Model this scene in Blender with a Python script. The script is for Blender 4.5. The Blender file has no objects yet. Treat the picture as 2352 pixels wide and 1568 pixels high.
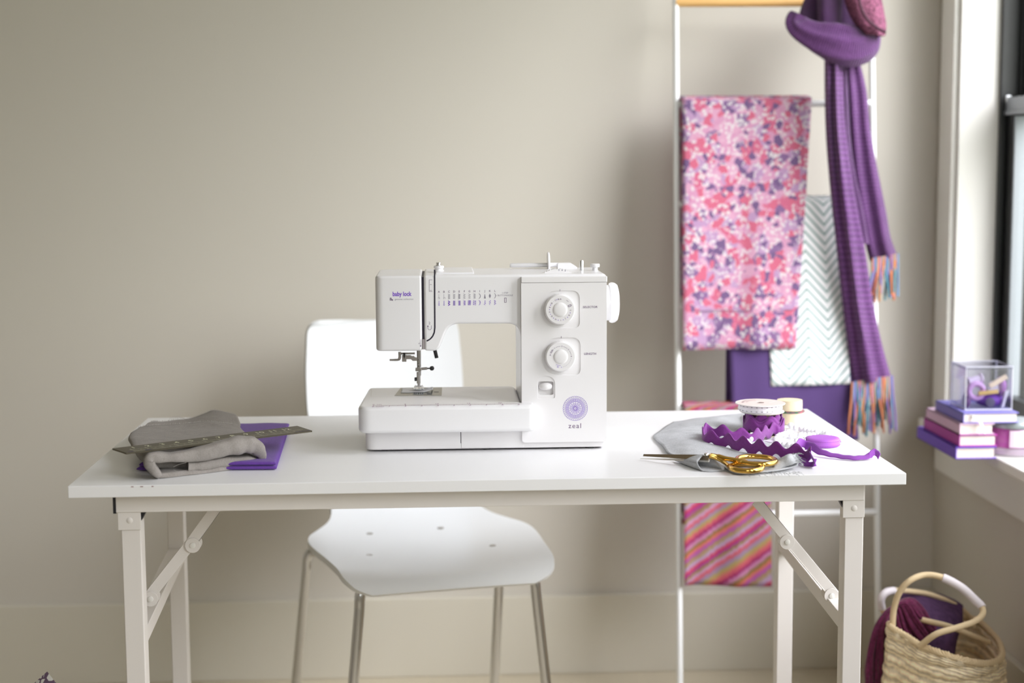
import bpy, bmesh, math, random
from mathutils import Vector, Matrix, noise
from math import sin, cos, pi, radians as RAD

random.seed(7)
SC = bpy.context.scene
COL = SC.collection

# ------------------------------------------------------------------ camera
CAM_P = (0.0, 0.0, 1.1752); TH, RHO, PSI, FPX = .1123, -.0063, .0471, 3500.0
FW = Vector((sin(PSI)*cos(TH), cos(PSI)*cos(TH), -sin(TH)))
_r0 = FW.cross(Vector((0, 0, 1))).normalized(); _u0 = _r0.cross(FW)
RT = _r0*cos(RHO) + _u0*sin(RHO); UP = _u0*cos(RHO) - _r0*sin(RHO)
cd = bpy.data.cameras.new('camera'); cam = bpy.data.objects.new('camera', cd); COL.objects.link(cam)
m = Matrix.Identity(4)
for i in range(3):
    m[i][0] = RT[i]; m[i][1] = UP[i]; m[i][2] = -FW[i]; m[i][3] = CAM_P[i]
cam.matrix_world = m
cd.sensor_width = 36; cd.lens = 36*FPX/2352; cd.clip_start = .05; cd.clip_end = 200
cd.dof.use_dof = True; cd.dof.focus_distance = 2.36; cd.dof.aperture_fstop = 2.5
SC.camera = cam
SC.view_settings.view_transform = 'Standard'; SC.view_settings.look = 'None'
SC.view_settings.gamma = 1; SC.view_settings.use_curve_mapping = False
SC.view_settings.exposure = -0.05
try:
    SC.cycles.max_bounces = 12; SC.cycles.diffuse_bounces = 7; SC.cycles.transparent_max_bounces = 16
    SC.cycles.sample_clamp_indirect = 6
except Exception: pass

# ------------------------------------------------------------------ daylight: bright overcast sky above greenery
W = bpy.data.worlds.new('world'); SC.world = W; W.use_nodes = True
nt = W.node_tree; nt.nodes.clear()
o_ = nt.nodes.new('ShaderNodeOutputWorld'); bg = nt.nodes.new('ShaderNodeBackground')
tc = nt.nodes.new('ShaderNodeTexCoord'); sx = nt.nodes.new('ShaderNodeSeparateXYZ'); cr = nt.nodes.new('ShaderNodeValToRGB')
mp = nt.nodes.new('ShaderNodeMapRange'); mp.inputs[1].default_value = -1; mp.inputs[2].default_value = 1
nt.links.new(tc.outputs['Generated'], sx.inputs[0]); nt.links.new(sx.outputs[2], mp.inputs[0])
nt.links.new(mp.outputs[0], cr.inputs[0]); nt.links.new(cr.outputs[0], bg.inputs[0]); nt.links.new(bg.outputs[0], o_.inputs[0])
e = cr.color_ramp.elements
e[0].position = .30; e[0].color = (.22, .23, .20, 1)
e[1].position = 1.0; e[1].color = (.60, .61, .66, 1)
for p, c in ((.44, (.42, .43, .38, 1)), (.49, (.86, .90, .80, 1)), (.54, (1.12, 1.13, 1.12, 1)), (.75, (.80, .79, .85, 1))):
    q = e.new(p); q.color = c
WORLD_STRENGTH, GLOW, GLOW_DIR = 4.6, 3.7, Vector((.58, -.50, .60)).normalized()     # sun hidden behind thin cloud: one wide bright patch of sky
dp = nt.nodes.new('ShaderNodeVectorMath'); dp.operation = 'DOT_PRODUCT'; dp.inputs[1].default_value = GLOW_DIR
nm_ = nt.nodes.new('ShaderNodeVectorMath'); nm_.operation = 'NORMALIZE'; nt.links.new(tc.outputs['Generated'], nm_.inputs[0]); nt.links.new(nm_.outputs[0], dp.inputs[0])
gm = nt.nodes.new('ShaderNodeMapRange'); gm.interpolation_type = 'SMOOTHSTEP'
gm.inputs[1].default_value = cos(RAD(32)); gm.inputs[2].default_value = cos(RAD(6)); gm.inputs[3].default_value = WORLD_STRENGTH; gm.inputs[4].default_value = WORLD_STRENGTH*(1+GLOW)
nt.links.new(dp.outputs['Value'], gm.inputs[0]); nt.links.new(gm.outputs[0], bg.inputs[1])

# room dimensions (metres): the table stands at Y 2.14 .. 2.74, the far wall at 3.47
XW, YW, XL, YB, ZC = 1.154, 3.47, -4.2, -1.4, 2.75
WIN = dict(w1=(1.55, 3.34, .60, 2.30), w2=(.30, 1.15, .60, 2.30))          # on the right wall (y0, y1, z0, z1)
WINB = dict(w3=(-.05, 1.02, 1.00, 2.62))                                     # behind the camera (x0, x1, z0, z1)

def portal(name, loc, rot, sx_, sy_):
    ld = bpy.data.lights.new(name, 'AREA'); ld.shape = 'RECTANGLE'; ld.size = sx_; ld.size_y = sy_
    ld.cycles.is_portal = True
    lo = bpy.data.objects.new(name, ld); lo.location = loc; lo.rotation_euler = rot; COL.objects.link(lo)
for k, (a, b, c, d) in WIN.items():
    portal('sky_portal', (XW+.16, (a+b)/2, (c+d)/2), (0, pi/2, 0), d-c, b-a)
for k, (a, b, c, d) in WINB.items():
    portal('sky_portal', ((a+b)/2, YB-.12, (c+d)/2), (pi/2, 0, 0), b-a, d-c)

# ------------------------------------------------------------------ helpers
def on(px, py, ax, val):
    """point of the plane (axis ax = val) that was measured at pixel px, py of the photograph"""
    d = FW*FPX + RT*(px-1176) - UP*(py-784)
    t = (val - CAM_P[ax])/d[ax]
    return Vector(CAM_P) + d*t
def at(px, py, Y): return on(px, py, 1, Y)

def srgb(c):
    return tuple(((v/255)/12.92 if v/255 <= .04045 else (((v/255)+.055)/1.055)**2.4) for v in c)

def mat(name, rgb, rough=.5, metal=0, spec=.5, bump=None, var=None, sheen=0, coat=0, emit=None):
    """rgb 0-255; bump=(scale, strength[, kind]); var=(scale, amount) value variation"""
    M = bpy.data.materials.new(name); M.use_nodes = True
    t = M.node_tree; b = t.nodes['Principled BSDF']
    col = (*srgb(rgb), 1)
    b.inputs['Base Color'].default_value = col
    b.inputs['Roughness'].default_value = rough; b.inputs['Metallic'].default_value = metal
    b.inputs['Specular IOR Level'].default_value = spec
    if sheen: b.inputs['Sheen Weight'].default_value = sheen
    if coat: b.inputs['Coat Weight'].default_value = coat; b.inputs['Coat Roughness'].default_value = .12
    tcn = t.nodes.new('ShaderNodeTexCoord')
    if var:
        n = t.nodes.new('ShaderNodeTexNoise'); n.inputs['Scale'].default_value = var[0]; n.inputs['Detail'].default_value = 4
        t.links.new(tcn.outputs['Object'], n.inputs['Vector'])
        mr = t.nodes.new('ShaderNodeMapRange'); mr.inputs[1].default_value = .3; mr.inputs[2].default_value = .7
        mr.inputs[3].default_value = 1-var[1]; mr.inputs[4].default_value = 1+var[1]
        t.links.new(n.outputs[0], mr.inputs[0])
        vm = t.nodes.new('ShaderNodeVectorMath'); vm.operation = 'SCALE'; vm.inputs[0].default_value = col[:3]
        t.links.new(mr.outputs[0], vm.inputs['Scale']); t.links.new(vm.outputs[0], b.inputs['Base Color'])
    if bump:
        kind = bump[2] if len(bump) > 2 else 'noise'
        if kind == 'noise':
            n = t.nodes.new('ShaderNodeTexNoise'); n.inputs['Scale'].default_value = bump[0]; n.inputs['Detail'].default_value = 3
            hs = n.outputs[0]
            t.links.new(tcn.outputs['Object'], n.inputs['Vector'])
        elif kind == 'weave':
            a = t.nodes.new('ShaderNodeTexNoise'); c = t.nodes.new('ShaderNodeTexNoise')
            for w_, sc_ in ((a, (12, 1, 3)), (c, (1, 12, 12))):
                m_ = t.nodes.new('ShaderNodeMapping'); m_.inputs['Scale'].default_value = sc_
                t.links.new(tcn.outputs['Object'], m_.inputs[0]); w_.inputs['Scale'].default_value = bump[0]*.22
                t.links.new(m_.outputs[0], w_.inputs['Vector'])
            ad = t.nodes.new('ShaderNodeMath'); ad.operation = 'ADD'
            t.links.new(a.outputs[0], ad.inputs[0]); t.links.new(c.outputs[0], ad.inputs[1]); hs = ad.outputs[0]
            if var:
                mx = t.nodes.new('ShaderNodeMapRange'); mx.inputs[1].default_value = .7; mx.inputs[2].default_value = 1.3; mx.inputs[3].default_value = .86; mx.inputs[4].default_value = 1.12
                t.links.new(hs, mx.inputs[0]); v2 = t.nodes.new('ShaderNodeVectorMath'); v2.operation = 'SCALE'
                t.links.new(vm.outputs[0], v2.inputs[0]); t.links.new(mx.outputs[0], v2.inputs['Scale'])
                t.links.new(v2.outputs[0], b.inputs['Base Color'])
        elif kind == 'uv':      # knit stitches laid along the cloth's own UV
            a = t.nodes.new('ShaderNodeTexWave'); a.bands_direction = 'Y'; a.inputs['Scale'].default_value = bump[0]
            a.inputs['Distortion'].default_value = 2.5; a.inputs['Detail Scale'].default_value = 3
            t.links.new(tcn.outputs['UV'], a.inputs['Vector']); hs = a.outputs[1]
            if var:
                mx = t.nodes.new('ShaderNodeMapRange'); mx.inputs[3].default_value = .72; mx.inputs[4].default_value = 1.15  # hollows between ridges darkened too: their shade is put into the colour
                t.links.new(hs, mx.inputs[0]); v2 = t.nodes.new('ShaderNodeVectorMath'); v2.operation = 'SCALE'
                t.links.new(vm.outputs[0], v2.inputs[0]); t.links.new(mx.outputs[0], v2.inputs['Scale'])
                t.links.new(v2.outputs[0], b.inputs['Base Color'])
        bp = t.nodes.new('ShaderNodeBump'); bp.inputs['Strength'].default_value = bump[1]; bp.inputs['Distance'].default_value = .0012
        t.links.new(hs, bp.inputs['Height']); t.links.new(bp.outputs[0], b.inputs['Normal'])
    return M

def ramp_mat(name, build, rough=.8):
    """material whose base colour comes from build(tree, texcoord) -> colour socket"""
    M = bpy.data.materials.new(name); M.use_nodes = True
    t = M.node_tree; b = t.nodes['Principled BSDF']; b.inputs['Roughness'].default_value = rough
    b.inputs['Specular IOR Level'].default_value = .25
    tcn = t.nodes.new('ShaderNodeTexCoord')
    t.links.new(build(t, tcn), b.inputs['Base Color'])
    return M

def glass_mat(name, tint=(255, 255, 255), refl=.08, rough=.02):
    M = bpy.data.materials.new(name); M.use_nodes = True
    t = M.node_tree; t.nodes.clear()
    o = t.nodes.new('ShaderNodeOutputMaterial'); mx = t.nodes.new('ShaderNodeMixShader')
    tr = t.nodes.new('ShaderNodeBsdfTransparent'); gl = t.nodes.new('ShaderNodeBsdfGlossy')
    tr.inputs[0].default_value = (*srgb(tint), 1); gl.inputs['Roughness'].default_value = rough
    lw = t.nodes.new('ShaderNodeLayerWeight'); lw.inputs[0].default_value = .06
    ml = t.nodes.new('ShaderNodeMath'); ml.operation = 'MULTIPLY_ADD'; ml.inputs[1].default_value = .5; ml.inputs[2].default_value = refl*.4
    t.links.new(lw.outputs['Fresnel'], ml.inputs[0])
    t.links.new(ml.outputs[0], mx.inputs[0]); t.links.new(tr.outputs[0], mx.inputs[1]); t.links.new(gl.outputs[0], mx.inputs[2])
    t.links.new(mx.outputs[0], o.inputs[0])
    return M

class MB:
    """collects shapes for ONE mesh object, in world coordinates"""
    def __init__(s): s.v = []; s.f = []; s.uv = {}; s.mi = []
    def add(s, vs, fs, mi=0):
        k = len(s.v); s.v += [tuple(p) for p in vs]; s.f += [tuple(i+k for i in f) for f in fs]; s.mi += [mi]*len(fs)
        return k
    def box(s, x0, x1, y0, y1, z0, z1, mi=0):
        s.add([(x, y, z) for x in (x0, x1) for y in (y0, y1) for z in (z0, z1)],
              [(0, 1, 3, 2), (4, 6, 7, 5), (0, 4, 5, 1), (2, 3, 7, 6), (0, 2, 6, 4), (1, 5, 7, 3)], mi)
        return s
    def obox(s, c, ax, ay, az, mi=0):
        """box by centre and three half-axis vectors"""
        c, ax, ay, az = map(Vector, (c, ax, ay, az))
        s.add([c+ax*i+ay*j+az*k for i in (-1, 1) for j in (-1, 1) for k in (-1, 1)],
              [(0, 1, 3, 2), (4, 6, 7, 5), (0, 4, 5, 1), (2, 3, 7, 6), (0, 2, 6, 4), (1, 5, 7, 3)], mi)
        return s
    def prism(s, a, b, mi=0):
        """two matching loops of 3-D points joined by sides and capped"""
        n = len(a)
        s.add(list(a)+list(b), [tuple(range(n))[::-1], tuple(range(n, 2*n))] + [(i, (i+1) % n, n+(i+1) % n, n+i) for i in range(n)], mi)
        return s
    def xz(s, pts, y0, y1, mi=0):
        return s.prism([(x, y0, z) for x, z in pts], [(x, y1, z) for x, z in pts], mi)
    def xy(s, pts, z0, z1, mi=0):
        return s.prism([(x, y, z0) for x, y in pts], [(x, y, z1) for x, y in pts], mi)
    def rings(s, rr, closed_ends=True, mi=0, wrap=False):
        n = len(rr[0]); vs = [p for r in rr for p in r]; fs = []
        m_ = len(rr)
        for j in range(m_ if wrap else m_-1):
            j2 = (j+1) % m_
            for i in range(n):
                fs.append((j*n+i, j*n+(i+1) % n, j2*n+(i+1) % n, j2*n+i))
        if closed_ends and not wrap: fs += [tuple(range(n))[::-1], tuple(range((m_-1)*n, m_*n))]
        s.add(vs, fs, mi); return s
    def tube(s, pts, r, n=12, closed=False, mi=0, caps=True, flat=1.0):
        pts = [Vector(p) for p in pts]; m_ = len(pts); rr = []; prev = None
        rad = r if isinstance(r, (list, tuple)) else [r]*m_
        for i, p in enumerate(pts):
            if closed: d = pts[(i+1) % m_]-pts[i-1]
            else: d = pts[min(i+1, m_-1)]-pts[max(i-1, 0)]
            d.normalize()
            if prev is None:
                u = d.cross(Vector((0, 0, 1)))
                if u.length < .1: u = d.cross(Vector((0, 1, 0)))
                u.normalize()
            else:
                u = prev - d*prev.dot(d); u.normalize()
            w = u.cross(d); prev = u
            rr.append([p+(u*cos(2*pi*k/n)+w*sin(2*pi*k/n)*flat)*rad[i] for k in range(n)])
        return s.rings(rr, caps, mi, wrap=closed)
    def lathe(s, c, axis, prof, n=48, mi=0, caps=True, wob=None):
        """prof: list of (radius, height along axis)"""
        c = Vector(c); axis = Vector(axis).normalized()
        u = axis.orthogonal().normalized(); w = axis.cross(u)
        rr = []
        for r, h in prof:
            rr.append([c+axis*h+(u*cos(2*pi*k/n)+w*sin(2*pi*k/n))*(r+(wob(k/n, h, r) if wob else 0)) for k in range(n)])
        return s.rings(rr, caps, mi)
    def ball(s, c, r, n=12, sc=(1, 1, 1), mi=0):
        c = Vector(c); rr = []
        for j in range(1, n//2+1):
            a = pi*j/(n//2+1)
            rr.append([c+Vector((r*sc[0]*sin(a)*cos(2*pi*k/n), r*sc[1]*sin(a)*sin(2*pi*k/n), r*sc[2]*cos(a))) for k in range(n)])
        s.rings(rr, True, mi); return s
    def grid(s, net, mi=0, uvscale=None):
        R_, C_ = len(net), len(net[0])
        k = len(s.v)
        s.add([p for row in net for p in row], [(j*C_+i, j*C_+i+1, (j+1)*C_+i+1, (j+1)*C_+i) for j in range(R_-1) for i in range(C_-1)], mi)
        for j in range(R_):
            for i in range(C_): s.uv[k+j*C_+i] = (i/(C_-1), j/(R_-1))
        return s
    def build(s, name, material, parent=None, smooth=30, bevel=0, seg=3, solid=0, sub=0, label=None):
        me = bpy.data.meshes.new(name); me.from_pydata(s.v, [], s.f)
        mats = material if isinstance(material, (list, tuple)) else [material]
        for q in mats: me.materials.append(q)
        if len(mats) > 1:
            for p, i in zip(me.polygons, s.mi): p.material_index = i
        if s.uv:
            ul = me.uv_layers.new(name='UVMap')
            for lp in me.loops:
                ul.data[lp.index].uv = s.uv.get(lp.vertex_index, (0, 0))
        bm = bmesh.new(); bm.from_mesh(me)
        if not s.uv: bmesh.ops.recalc_face_normals(bm, faces=bm.faces)
        bm.to_mesh(me); bm.free()
        if smooth:
            for p in me.polygons: p.use_smooth = True
            me.set_sharp_from_angle(angle=RAD(smooth))
        o = bpy.data.objects.new(name, me); COL.objects.link(o)
        if parent is not None:
            o.parent = parent
            if parent.type == 'EMPTY': o.location = -Vector(parent.location)
        if solid:
            q = o.modifiers.new('thickness', 'SOLIDIFY'); q.thickness = solid; q.offset = 0
        if bevel:
            q = o.modifiers.new('bevel', 'BEVEL'); q.width = bevel; q.segments = seg; q.limit_method = 'ANGLE'
            q.angle_limit = RAD(32); q.harden_normals = True
        if sub:
            q = o.modifiers.new('subdivision', 'SUBSURF'); q.levels = sub; q.render_levels = sub
        if label: o['label'] = label
        return o

def thing(name, label, cat, loc, group=None):
    o = bpy.data.objects.new(name, None); COL.objects.link(o); o.location = loc; o.empty_display_size = .05
    return tag(o, label, cat, group)
def tag(o, label, cat, group=None, kind=None):
    o['label'] = label; o['category'] = cat
    if group: o['group'] = group
    if kind: o['kind'] = kind
    return o
def struct(o): o['kind'] = 'structure'; return o

def cr1(p0, p1, p2, p3, t):
    return .5*((2*p1)+(-p0+p2)*t+(2*p0-5*p1+4*p2-p3)*t*t+(-p0+3*p1-3*p2+p3)*t**3)
def spline(pts, n=8, closed=False):
    """Catmull-Rom through 3-D points (or tuples), n steps per span"""
    P = [Vector(p) for p in pts]; out = []; L = len(P)
    spans = L if closed else L-1
    for i in range(spans):
        g = lambda k: P[k % L] if closed else (P[k] if 0 <= k < L else (P[0]*2-P[1] if k < 0 else P[-1]*2-P[-2]))
        for j in range(n): out.append(cr1(g(i-1), g(i), g(i+1), g(i+2), j/n))
    if not closed: out.append(P[-1])
    return out
def surf(net, nu=6, nv=6):
    rows = [spline(r, nu) for r in net]
    cols = [spline([r[i] for r in rows], nv) for i in range(len(rows[0]))]
    return [[c[j] for c in cols] for j in range(len(cols[0]))]
def ripple(net, amp, sc, seed=0):
    out = []
    for r in net:
        out.append([p + noise.noise_vector(Vector((p.x*sc+seed, p.y*sc, p.z*sc)))*amp for p in r])
    return out
def rrect(x0, x1, z0, z1, r, n=6):
    """rounded rectangle outline; r a number or (bl, br, tr, tl)"""
    rs = r if isinstance(r, (tuple, list)) else (r,)*4
    out = []
    for (cx, cz, a0), q in zip(((x0, z0, pi), (x1, z0, 1.5*pi), (x1, z1, 0), (x0, z1, .5*pi)), rs):
        sx_ = 1 if cx == x0 else -1; sz = 1 if cz == z0 else -1
        for k in range(n+1):
            a = a0+.5*pi*k/n
            out.append((cx+sx_*q+q*cos(a), cz+sz*q+q*sin(a)))
    return out
def roundpoly(pts, rad, n=5):
    """round the corners of a 2-D polygon; pts (x, z) with rad list or number"""
    out = []; L = len(pts)
    for i in range(L):
        p = Vector(pts[i]); a = Vector(pts[i-1]); b = Vector(pts[(i+1) % L])
        r = rad[i] if isinstance(rad, (list, tuple)) else rad
        if r <= 0: out.append(tuple(p)); continue
        d = min(r, (a-p).length*.49, (b-p).length*.49)
        s_ = p+(a-p).normalized()*d; e_ = p+(b-p).normalized()*d
        for k in range(n+1):
            t = k/n; out.append(tuple(s_*(1-t)**2+p*2*t*(1-t)+e_*t*t))
    return out

_txt = {}
def text_geo(s, size, align='CENTER', spacing=1.0, bold=0.0):
    """letter outlines as flat polygons centred on the origin; size = cap height"""
    cu = bpy.data.curves.new('t', 'FONT'); cu.body = s; cu.size = 1; cu.align_x = align; cu.align_y = 'CENTER'
    cu.resolution_u = 3; cu.space_character = spacing; cu.offset = bold
    o = bpy.data.objects.new('t', cu); COL.objects.link(o); bpy.context.view_layer.update()
    me = bpy.data.meshes.new_from_object(o.evaluated_get(bpy.context.evaluated_depsgraph_get()))
    k = size/.72
    vs = [(v.co.x*k, v.co.y*k) for v in me.vertices]; fs = [tuple(p.vertices) for p in me.polygons]
    bpy.data.objects.remove(o); bpy.data.curves.remove(cu); bpy.data.meshes.remove(me)
    return vs, fs
class Print:
    """printing on a plane: o origin, u right, v up"""
    def __init__(s, o, u=(1, 0, 0), v=(0, 0, 1), lift=.00018):
        s.o = Vector(o); s.u = Vector(u); s.v = Vector(v); n = s.u.cross(s.v).normalized(); s.o = s.o+n*lift; s.mb = MB()
    def P(s, a, b): return s.o+s.u*a+s.v*b
    def text(s, t, x, y, size, rot=0, align='CENTER', spacing=1.0, bold=0, wid=1.0):
        vs, fs = text_geo(t, size, align, spacing, bold); c, d = cos(rot), sin(rot)
        s.mb.add([s.P(x+(a*wid)*c-b*d, y+(a*wid)*d+b*c) for a, b in vs], fs); return s
    def line(s, pts, w):
        for (a, b), (c, d) in zip(pts, pts[1:]):
            v = Vector((c-a, d-b)); 
            if v.length < 1e-9: continue
            n = Vector((-v.y, v.x)).normalized()*w/2
            s.mb.add([s.P(a+n.x, b+n.y), s.P(a-n.x, b-n.y), s.P(c-n.x, d-n.y), s.P(c+n.x, d+n.y)], [(0, 1, 2, 3)])
        return s
    def poly(s, pts): s.mb.add([s.P(*p) for p in pts], [tuple(range(len(pts)))]); return s
    def ring(s, x, y, r, w, n=40, a0=0, a1=2*pi):
        return s.line([(x+r*cos(a0+(a1-a0)*k/n), y+r*sin(a0+(a1-a0)*k/n)) for k in range(n+1)], w)
    def dot(s, x, y, r, n=8): return s.poly([(x+r*cos(2*pi*k/n), y+r*sin(2*pi*k/n)) for k in range(n)])
    def build(s, name, material, parent, label=None): return s.mb.build(name, material, parent, smooth=0, label=label)

# ------------------------------------------------------------------ materials
M = {}
M['wall'] = mat('wall_paint', (204, 199, 189), .85, spec=.2, bump=(220, .05))
M['trim'] = mat('trim_paint', (228, 226, 220), .45, spec=.4)
M['ceil'] = mat('ceiling_paint', (235, 234, 230), .9)
M['base'] = mat('baseboard_paint', (207, 202, 188), .5, spec=.35)
M['floor'] = mat('carpet', (204, 194, 172), .95, spec=.1, bump=(900, .6), var=(300, .12))
M['black'] = mat('window_black', (22, 23, 24), .35)
M['alu'] = mat('window_grey', (150, 155, 160), .4, metal=.3)
M['glass'] = glass_mat('window_glass', (254, 255, 254), .02)
M['table'] = mat('table_laminate', (240, 240, 241), .34, spec=.45)
M['edge'] = mat('table_edge', (232, 230, 229), .45)
M['frame'] = mat('table_steel', (226, 221, 216), .42)
M['cap'] = mat('plastic_cap', (25, 24, 30), .5)
M['shell'] = mat('chair_shell', (228, 230, 232), .3, spec=.45)
M['chrome'] = mat('chrome', (228, 229, 232), .18, metal=1)
M['rod'] = mat('ladder_enamel', (240, 241, 241), .35)
M['mach'] = mat('machine_plastic', (234, 233, 235), .28, spec=.5, coat=.15)
M['mach2'] = mat('machine_plastic_warm', (231, 229, 230), .3, spec=.5)
M['slot'] = mat('slot_dark', (24, 14, 40), .5)
M['seam'] = mat('seam_shadow', (120, 92, 110), .6)
M['steel'] = mat('machine_steel', (165, 160, 154), .3, metal=.9)
M['steel2'] = mat('plate_steel', (176, 172, 163), .38, metal=.7)
M['blk'] = mat('black_plastic', (28, 28, 30), .35)
M['inkp'] = mat('ink_purple', (126, 84, 200), .6)
M['inkd'] = mat('ink_plum', (104, 78, 116), .6)
M['inkg'] = mat('ink_grey', (136, 132, 148), .6)
M['inkr'] = mat('ink_ruler', (140, 84, 130), .6)

exec_order = []

# ================================================================== THE ROOM
def wall_with_holes(name, axis, pos0, pos1, a0, a1, z0, z1, holes, material):
    mb = MB(); cuts = sorted(holes)
    def bx(p, q, r_, s_):
        if axis == 'x': mb.box(pos0, pos1, p, q, r_, s_)
        else: mb.box(p, q, pos0, pos1, r_, s_)
    cur = a0
    for (h0, h1, hz0, hz1) in cuts:
        bx(cur, h0, z0, z1); bx(h0, h1, z0, hz0); bx(h0, h1, hz1, z1); cur = h1
    bx(cur, a1, z0, z1)
    return struct(mb.build(name, material, smooth=0))
W1 = (1.55, 3.34, .60, 2.30); W2 = (.30, 1.15, .60, 2.30)
HOLE = lambda w: (w[0]-.016, w[1]+.016, w[2]-.023, w[3]+.016)
struct(MB().box(XL, XW, YW, YW+.15, 0, ZC).build('wall_back', M['wall'], smooth=0))
wall_with_holes('wall_right', 'x', XW, XW+.16, YB-.12, YW+.15, 0, ZC, [HOLE(W2), HOLE(W1)], M['wall'])
struct(MB().box(XL-.12, XL, YB-.12, YW+.15, 0, ZC).build('wall_left', M['wall'], smooth=0))
wall_with_holes('wall_front', 'y', YB-.12, YB, XL, XW, 0, ZC, [WINB['w3']], M['wall'])
struct(MB().box(XL-.12, XW+.16, YB-.12, YW+.15, -.1, 0).build('floor', M['floor'], smooth=0))
struct(MB().box(XL-.12, XW+.16, YB-.12, YW+.15, ZC, ZC+.1).build('ceiling', M['ceil'], smooth=0))
HB = .188
def baseb(name, pts, length_axis):
    return struct(pts.build(name, M['base'], bevel=.003, smooth=20))
baseb('baseboard_back', MB().box(XL, XW, YW-.016, YW, 0, HB), 0)
baseb('baseboard_right', MB().box(XW-.016, XW, YB, YW-.016, 0, HB), 0)
baseb('baseboard_left', MB().box(XL, XL+.016, YB, YW-.016, 0, HB), 0)

def window_side(n, y0, y1, z0, z1):
    """double-hung black window in the right wall with white casing, stool and apron"""
    fr = MB()                                      # black frame set back in the reveal
    xa, xb = XW+.081, XW+.165
    fr.box(xa, xb, y1-.004, y1+.02, z0-.02, z1+.02); fr.box(xa, xb, y0-.02, y0+.004, z0-.02, z1+.02)
    fr.box(xa, xb, y0, y1, z0-.02, z0+.02); fr.box(xa, xb, y0, y1, z1-.01, z1+.02)
    fr.box(xa, xa+.012, y1-.012, y1, z0, z1); fr.box(xa+.04, xa+.048, y1-.016, y1, z0, z1)
    fr.box(xa, xa+.012, y0, y0+.012, z0, z1); fr.box(xa+.04, xa+.048, y0, y0+.016, z0, z1)
    w = struct(fr.build('window_%d' % n, M['black'], smooth=20))
    zm = 1.305
    for nm, x0, za, zb in (('lower_sash', XW+.095, z0+.02, zm+.019), ('upper_sash', XW+.130, zm-.02, z1-.01)):
        s_ = MB(); st = .046
        s_.box(x0, x0+.030, y1-.004-st, y1-.004, za, zb); s_.box(x0, x0+.030, y0+.004, y0+.004+st, za, zb)
        s_.box(x0, x0+.030, y0+st, y1-st, za, za+.05); s_.box(x0, x0+.030, y0+st, y1-st, zb-.038, zb)
        so = s_.build(nm, M['black'], w, bevel=.002, smooth=20)
        g = MB().box(x0+.012, x0+.016, y0+st, y1-st, za+.04, zb-.03).build('glass_pane', M['glass'], so, smooth=0)
        if nm == 'lower_sash':
            rl = MB().box(x0-.003, x0+.012, y0+.01, y1-.012, zb-.037, zb+.001).box(x0-.006, x0+.012, y0+.01, y1-.012, zb-.037, zb-.028)
            rl.box(x0+.002, x0+.029, y1-.054-.004, y1-.05, za+.05, zb-.04)  # grey strip on the black stile's inner edge: its reflection put into colour
            rl.build('meeting_rail', M['alu'], so, bevel=.001, smooth=20)
            MB().box(x0-.006, x0+.006, y1-.020, y1-.010, zb-.01, zb+.006).build('sash_pin', M['chrome'], so, bevel=.002)
    return w
window_side(1, *W1); window_side(2, *W2)
def casing(n, y0, y1, z0, z1):
    cs = MB(); x0, x1 = XW-.019, XW+.002; wd = .086; rv = .012
    far = min(y1+rv+wd, YW-.012)
    cs.box(x0, x1, y1+rv, far, z0-.02, z1+.1); cs.box(x0, x1, y0-rv-wd, y0-rv, z0-.02, z1+.1)
    cs.box(x0, x1, y0-rv, y1+rv, z1+rv, z1+.1)
    struct(cs.build('trim_%d' % n, M['trim'], bevel=.0015, smooth=20))
    jb = MB(); xj = XW+.083                                      # jamb extensions lining the reveal
    jb.box(XW-.006, xj, y1, y1+.014, z0, z1); jb.box(XW-.006, xj, y0-.014, y0, z0, z1); jb.box(XW-.006, xj, y0-.014, y1+.014, z1, z1+.014)
    struct(jb.build('trim_%d' % (n+1), M['trim'], smooth=20))
    st = MB(); st.box(XW-.054, xj, y0-.1, min(y1+.09, YW-.02), z0-.021, z0)
    struct(st.build('trim_%d' % (n+2), M['trim'], bevel=.003, smooth=20))
    ap = MB(); ap.box(XW-.017, XW+.001, y0-.08, min(y1+.08, YW-.03), z0-.118, z0-.02)
    struct(ap.build('trim_%d' % (n+3), M['trim'], bevel=.002, smooth=20))
casing(1, *W1); casing(5, *W2)
def window_rear(n, x0, x1, z0, z1):
    fr = MB(); a, b = YB-.10, YB-.04
    for xx in (x0, x1-.06): fr.box(xx, xx+.06, a, b, z0, z1)
    fr.box(x0, x1, a, b, z0, z0+.05); fr.box(x0, x1, a, b, z1-.05, z1)
    w = struct(fr.build('window_%d' % n, M['black'], smooth=20))
    MB().box(x0+.03, x1-.03, YB-.072, YB-.068, z0+.03, z1-.03).build('glass_pane', M['glass'], w, smooth=0)
window_rear(3, *WINB['w3'])

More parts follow.
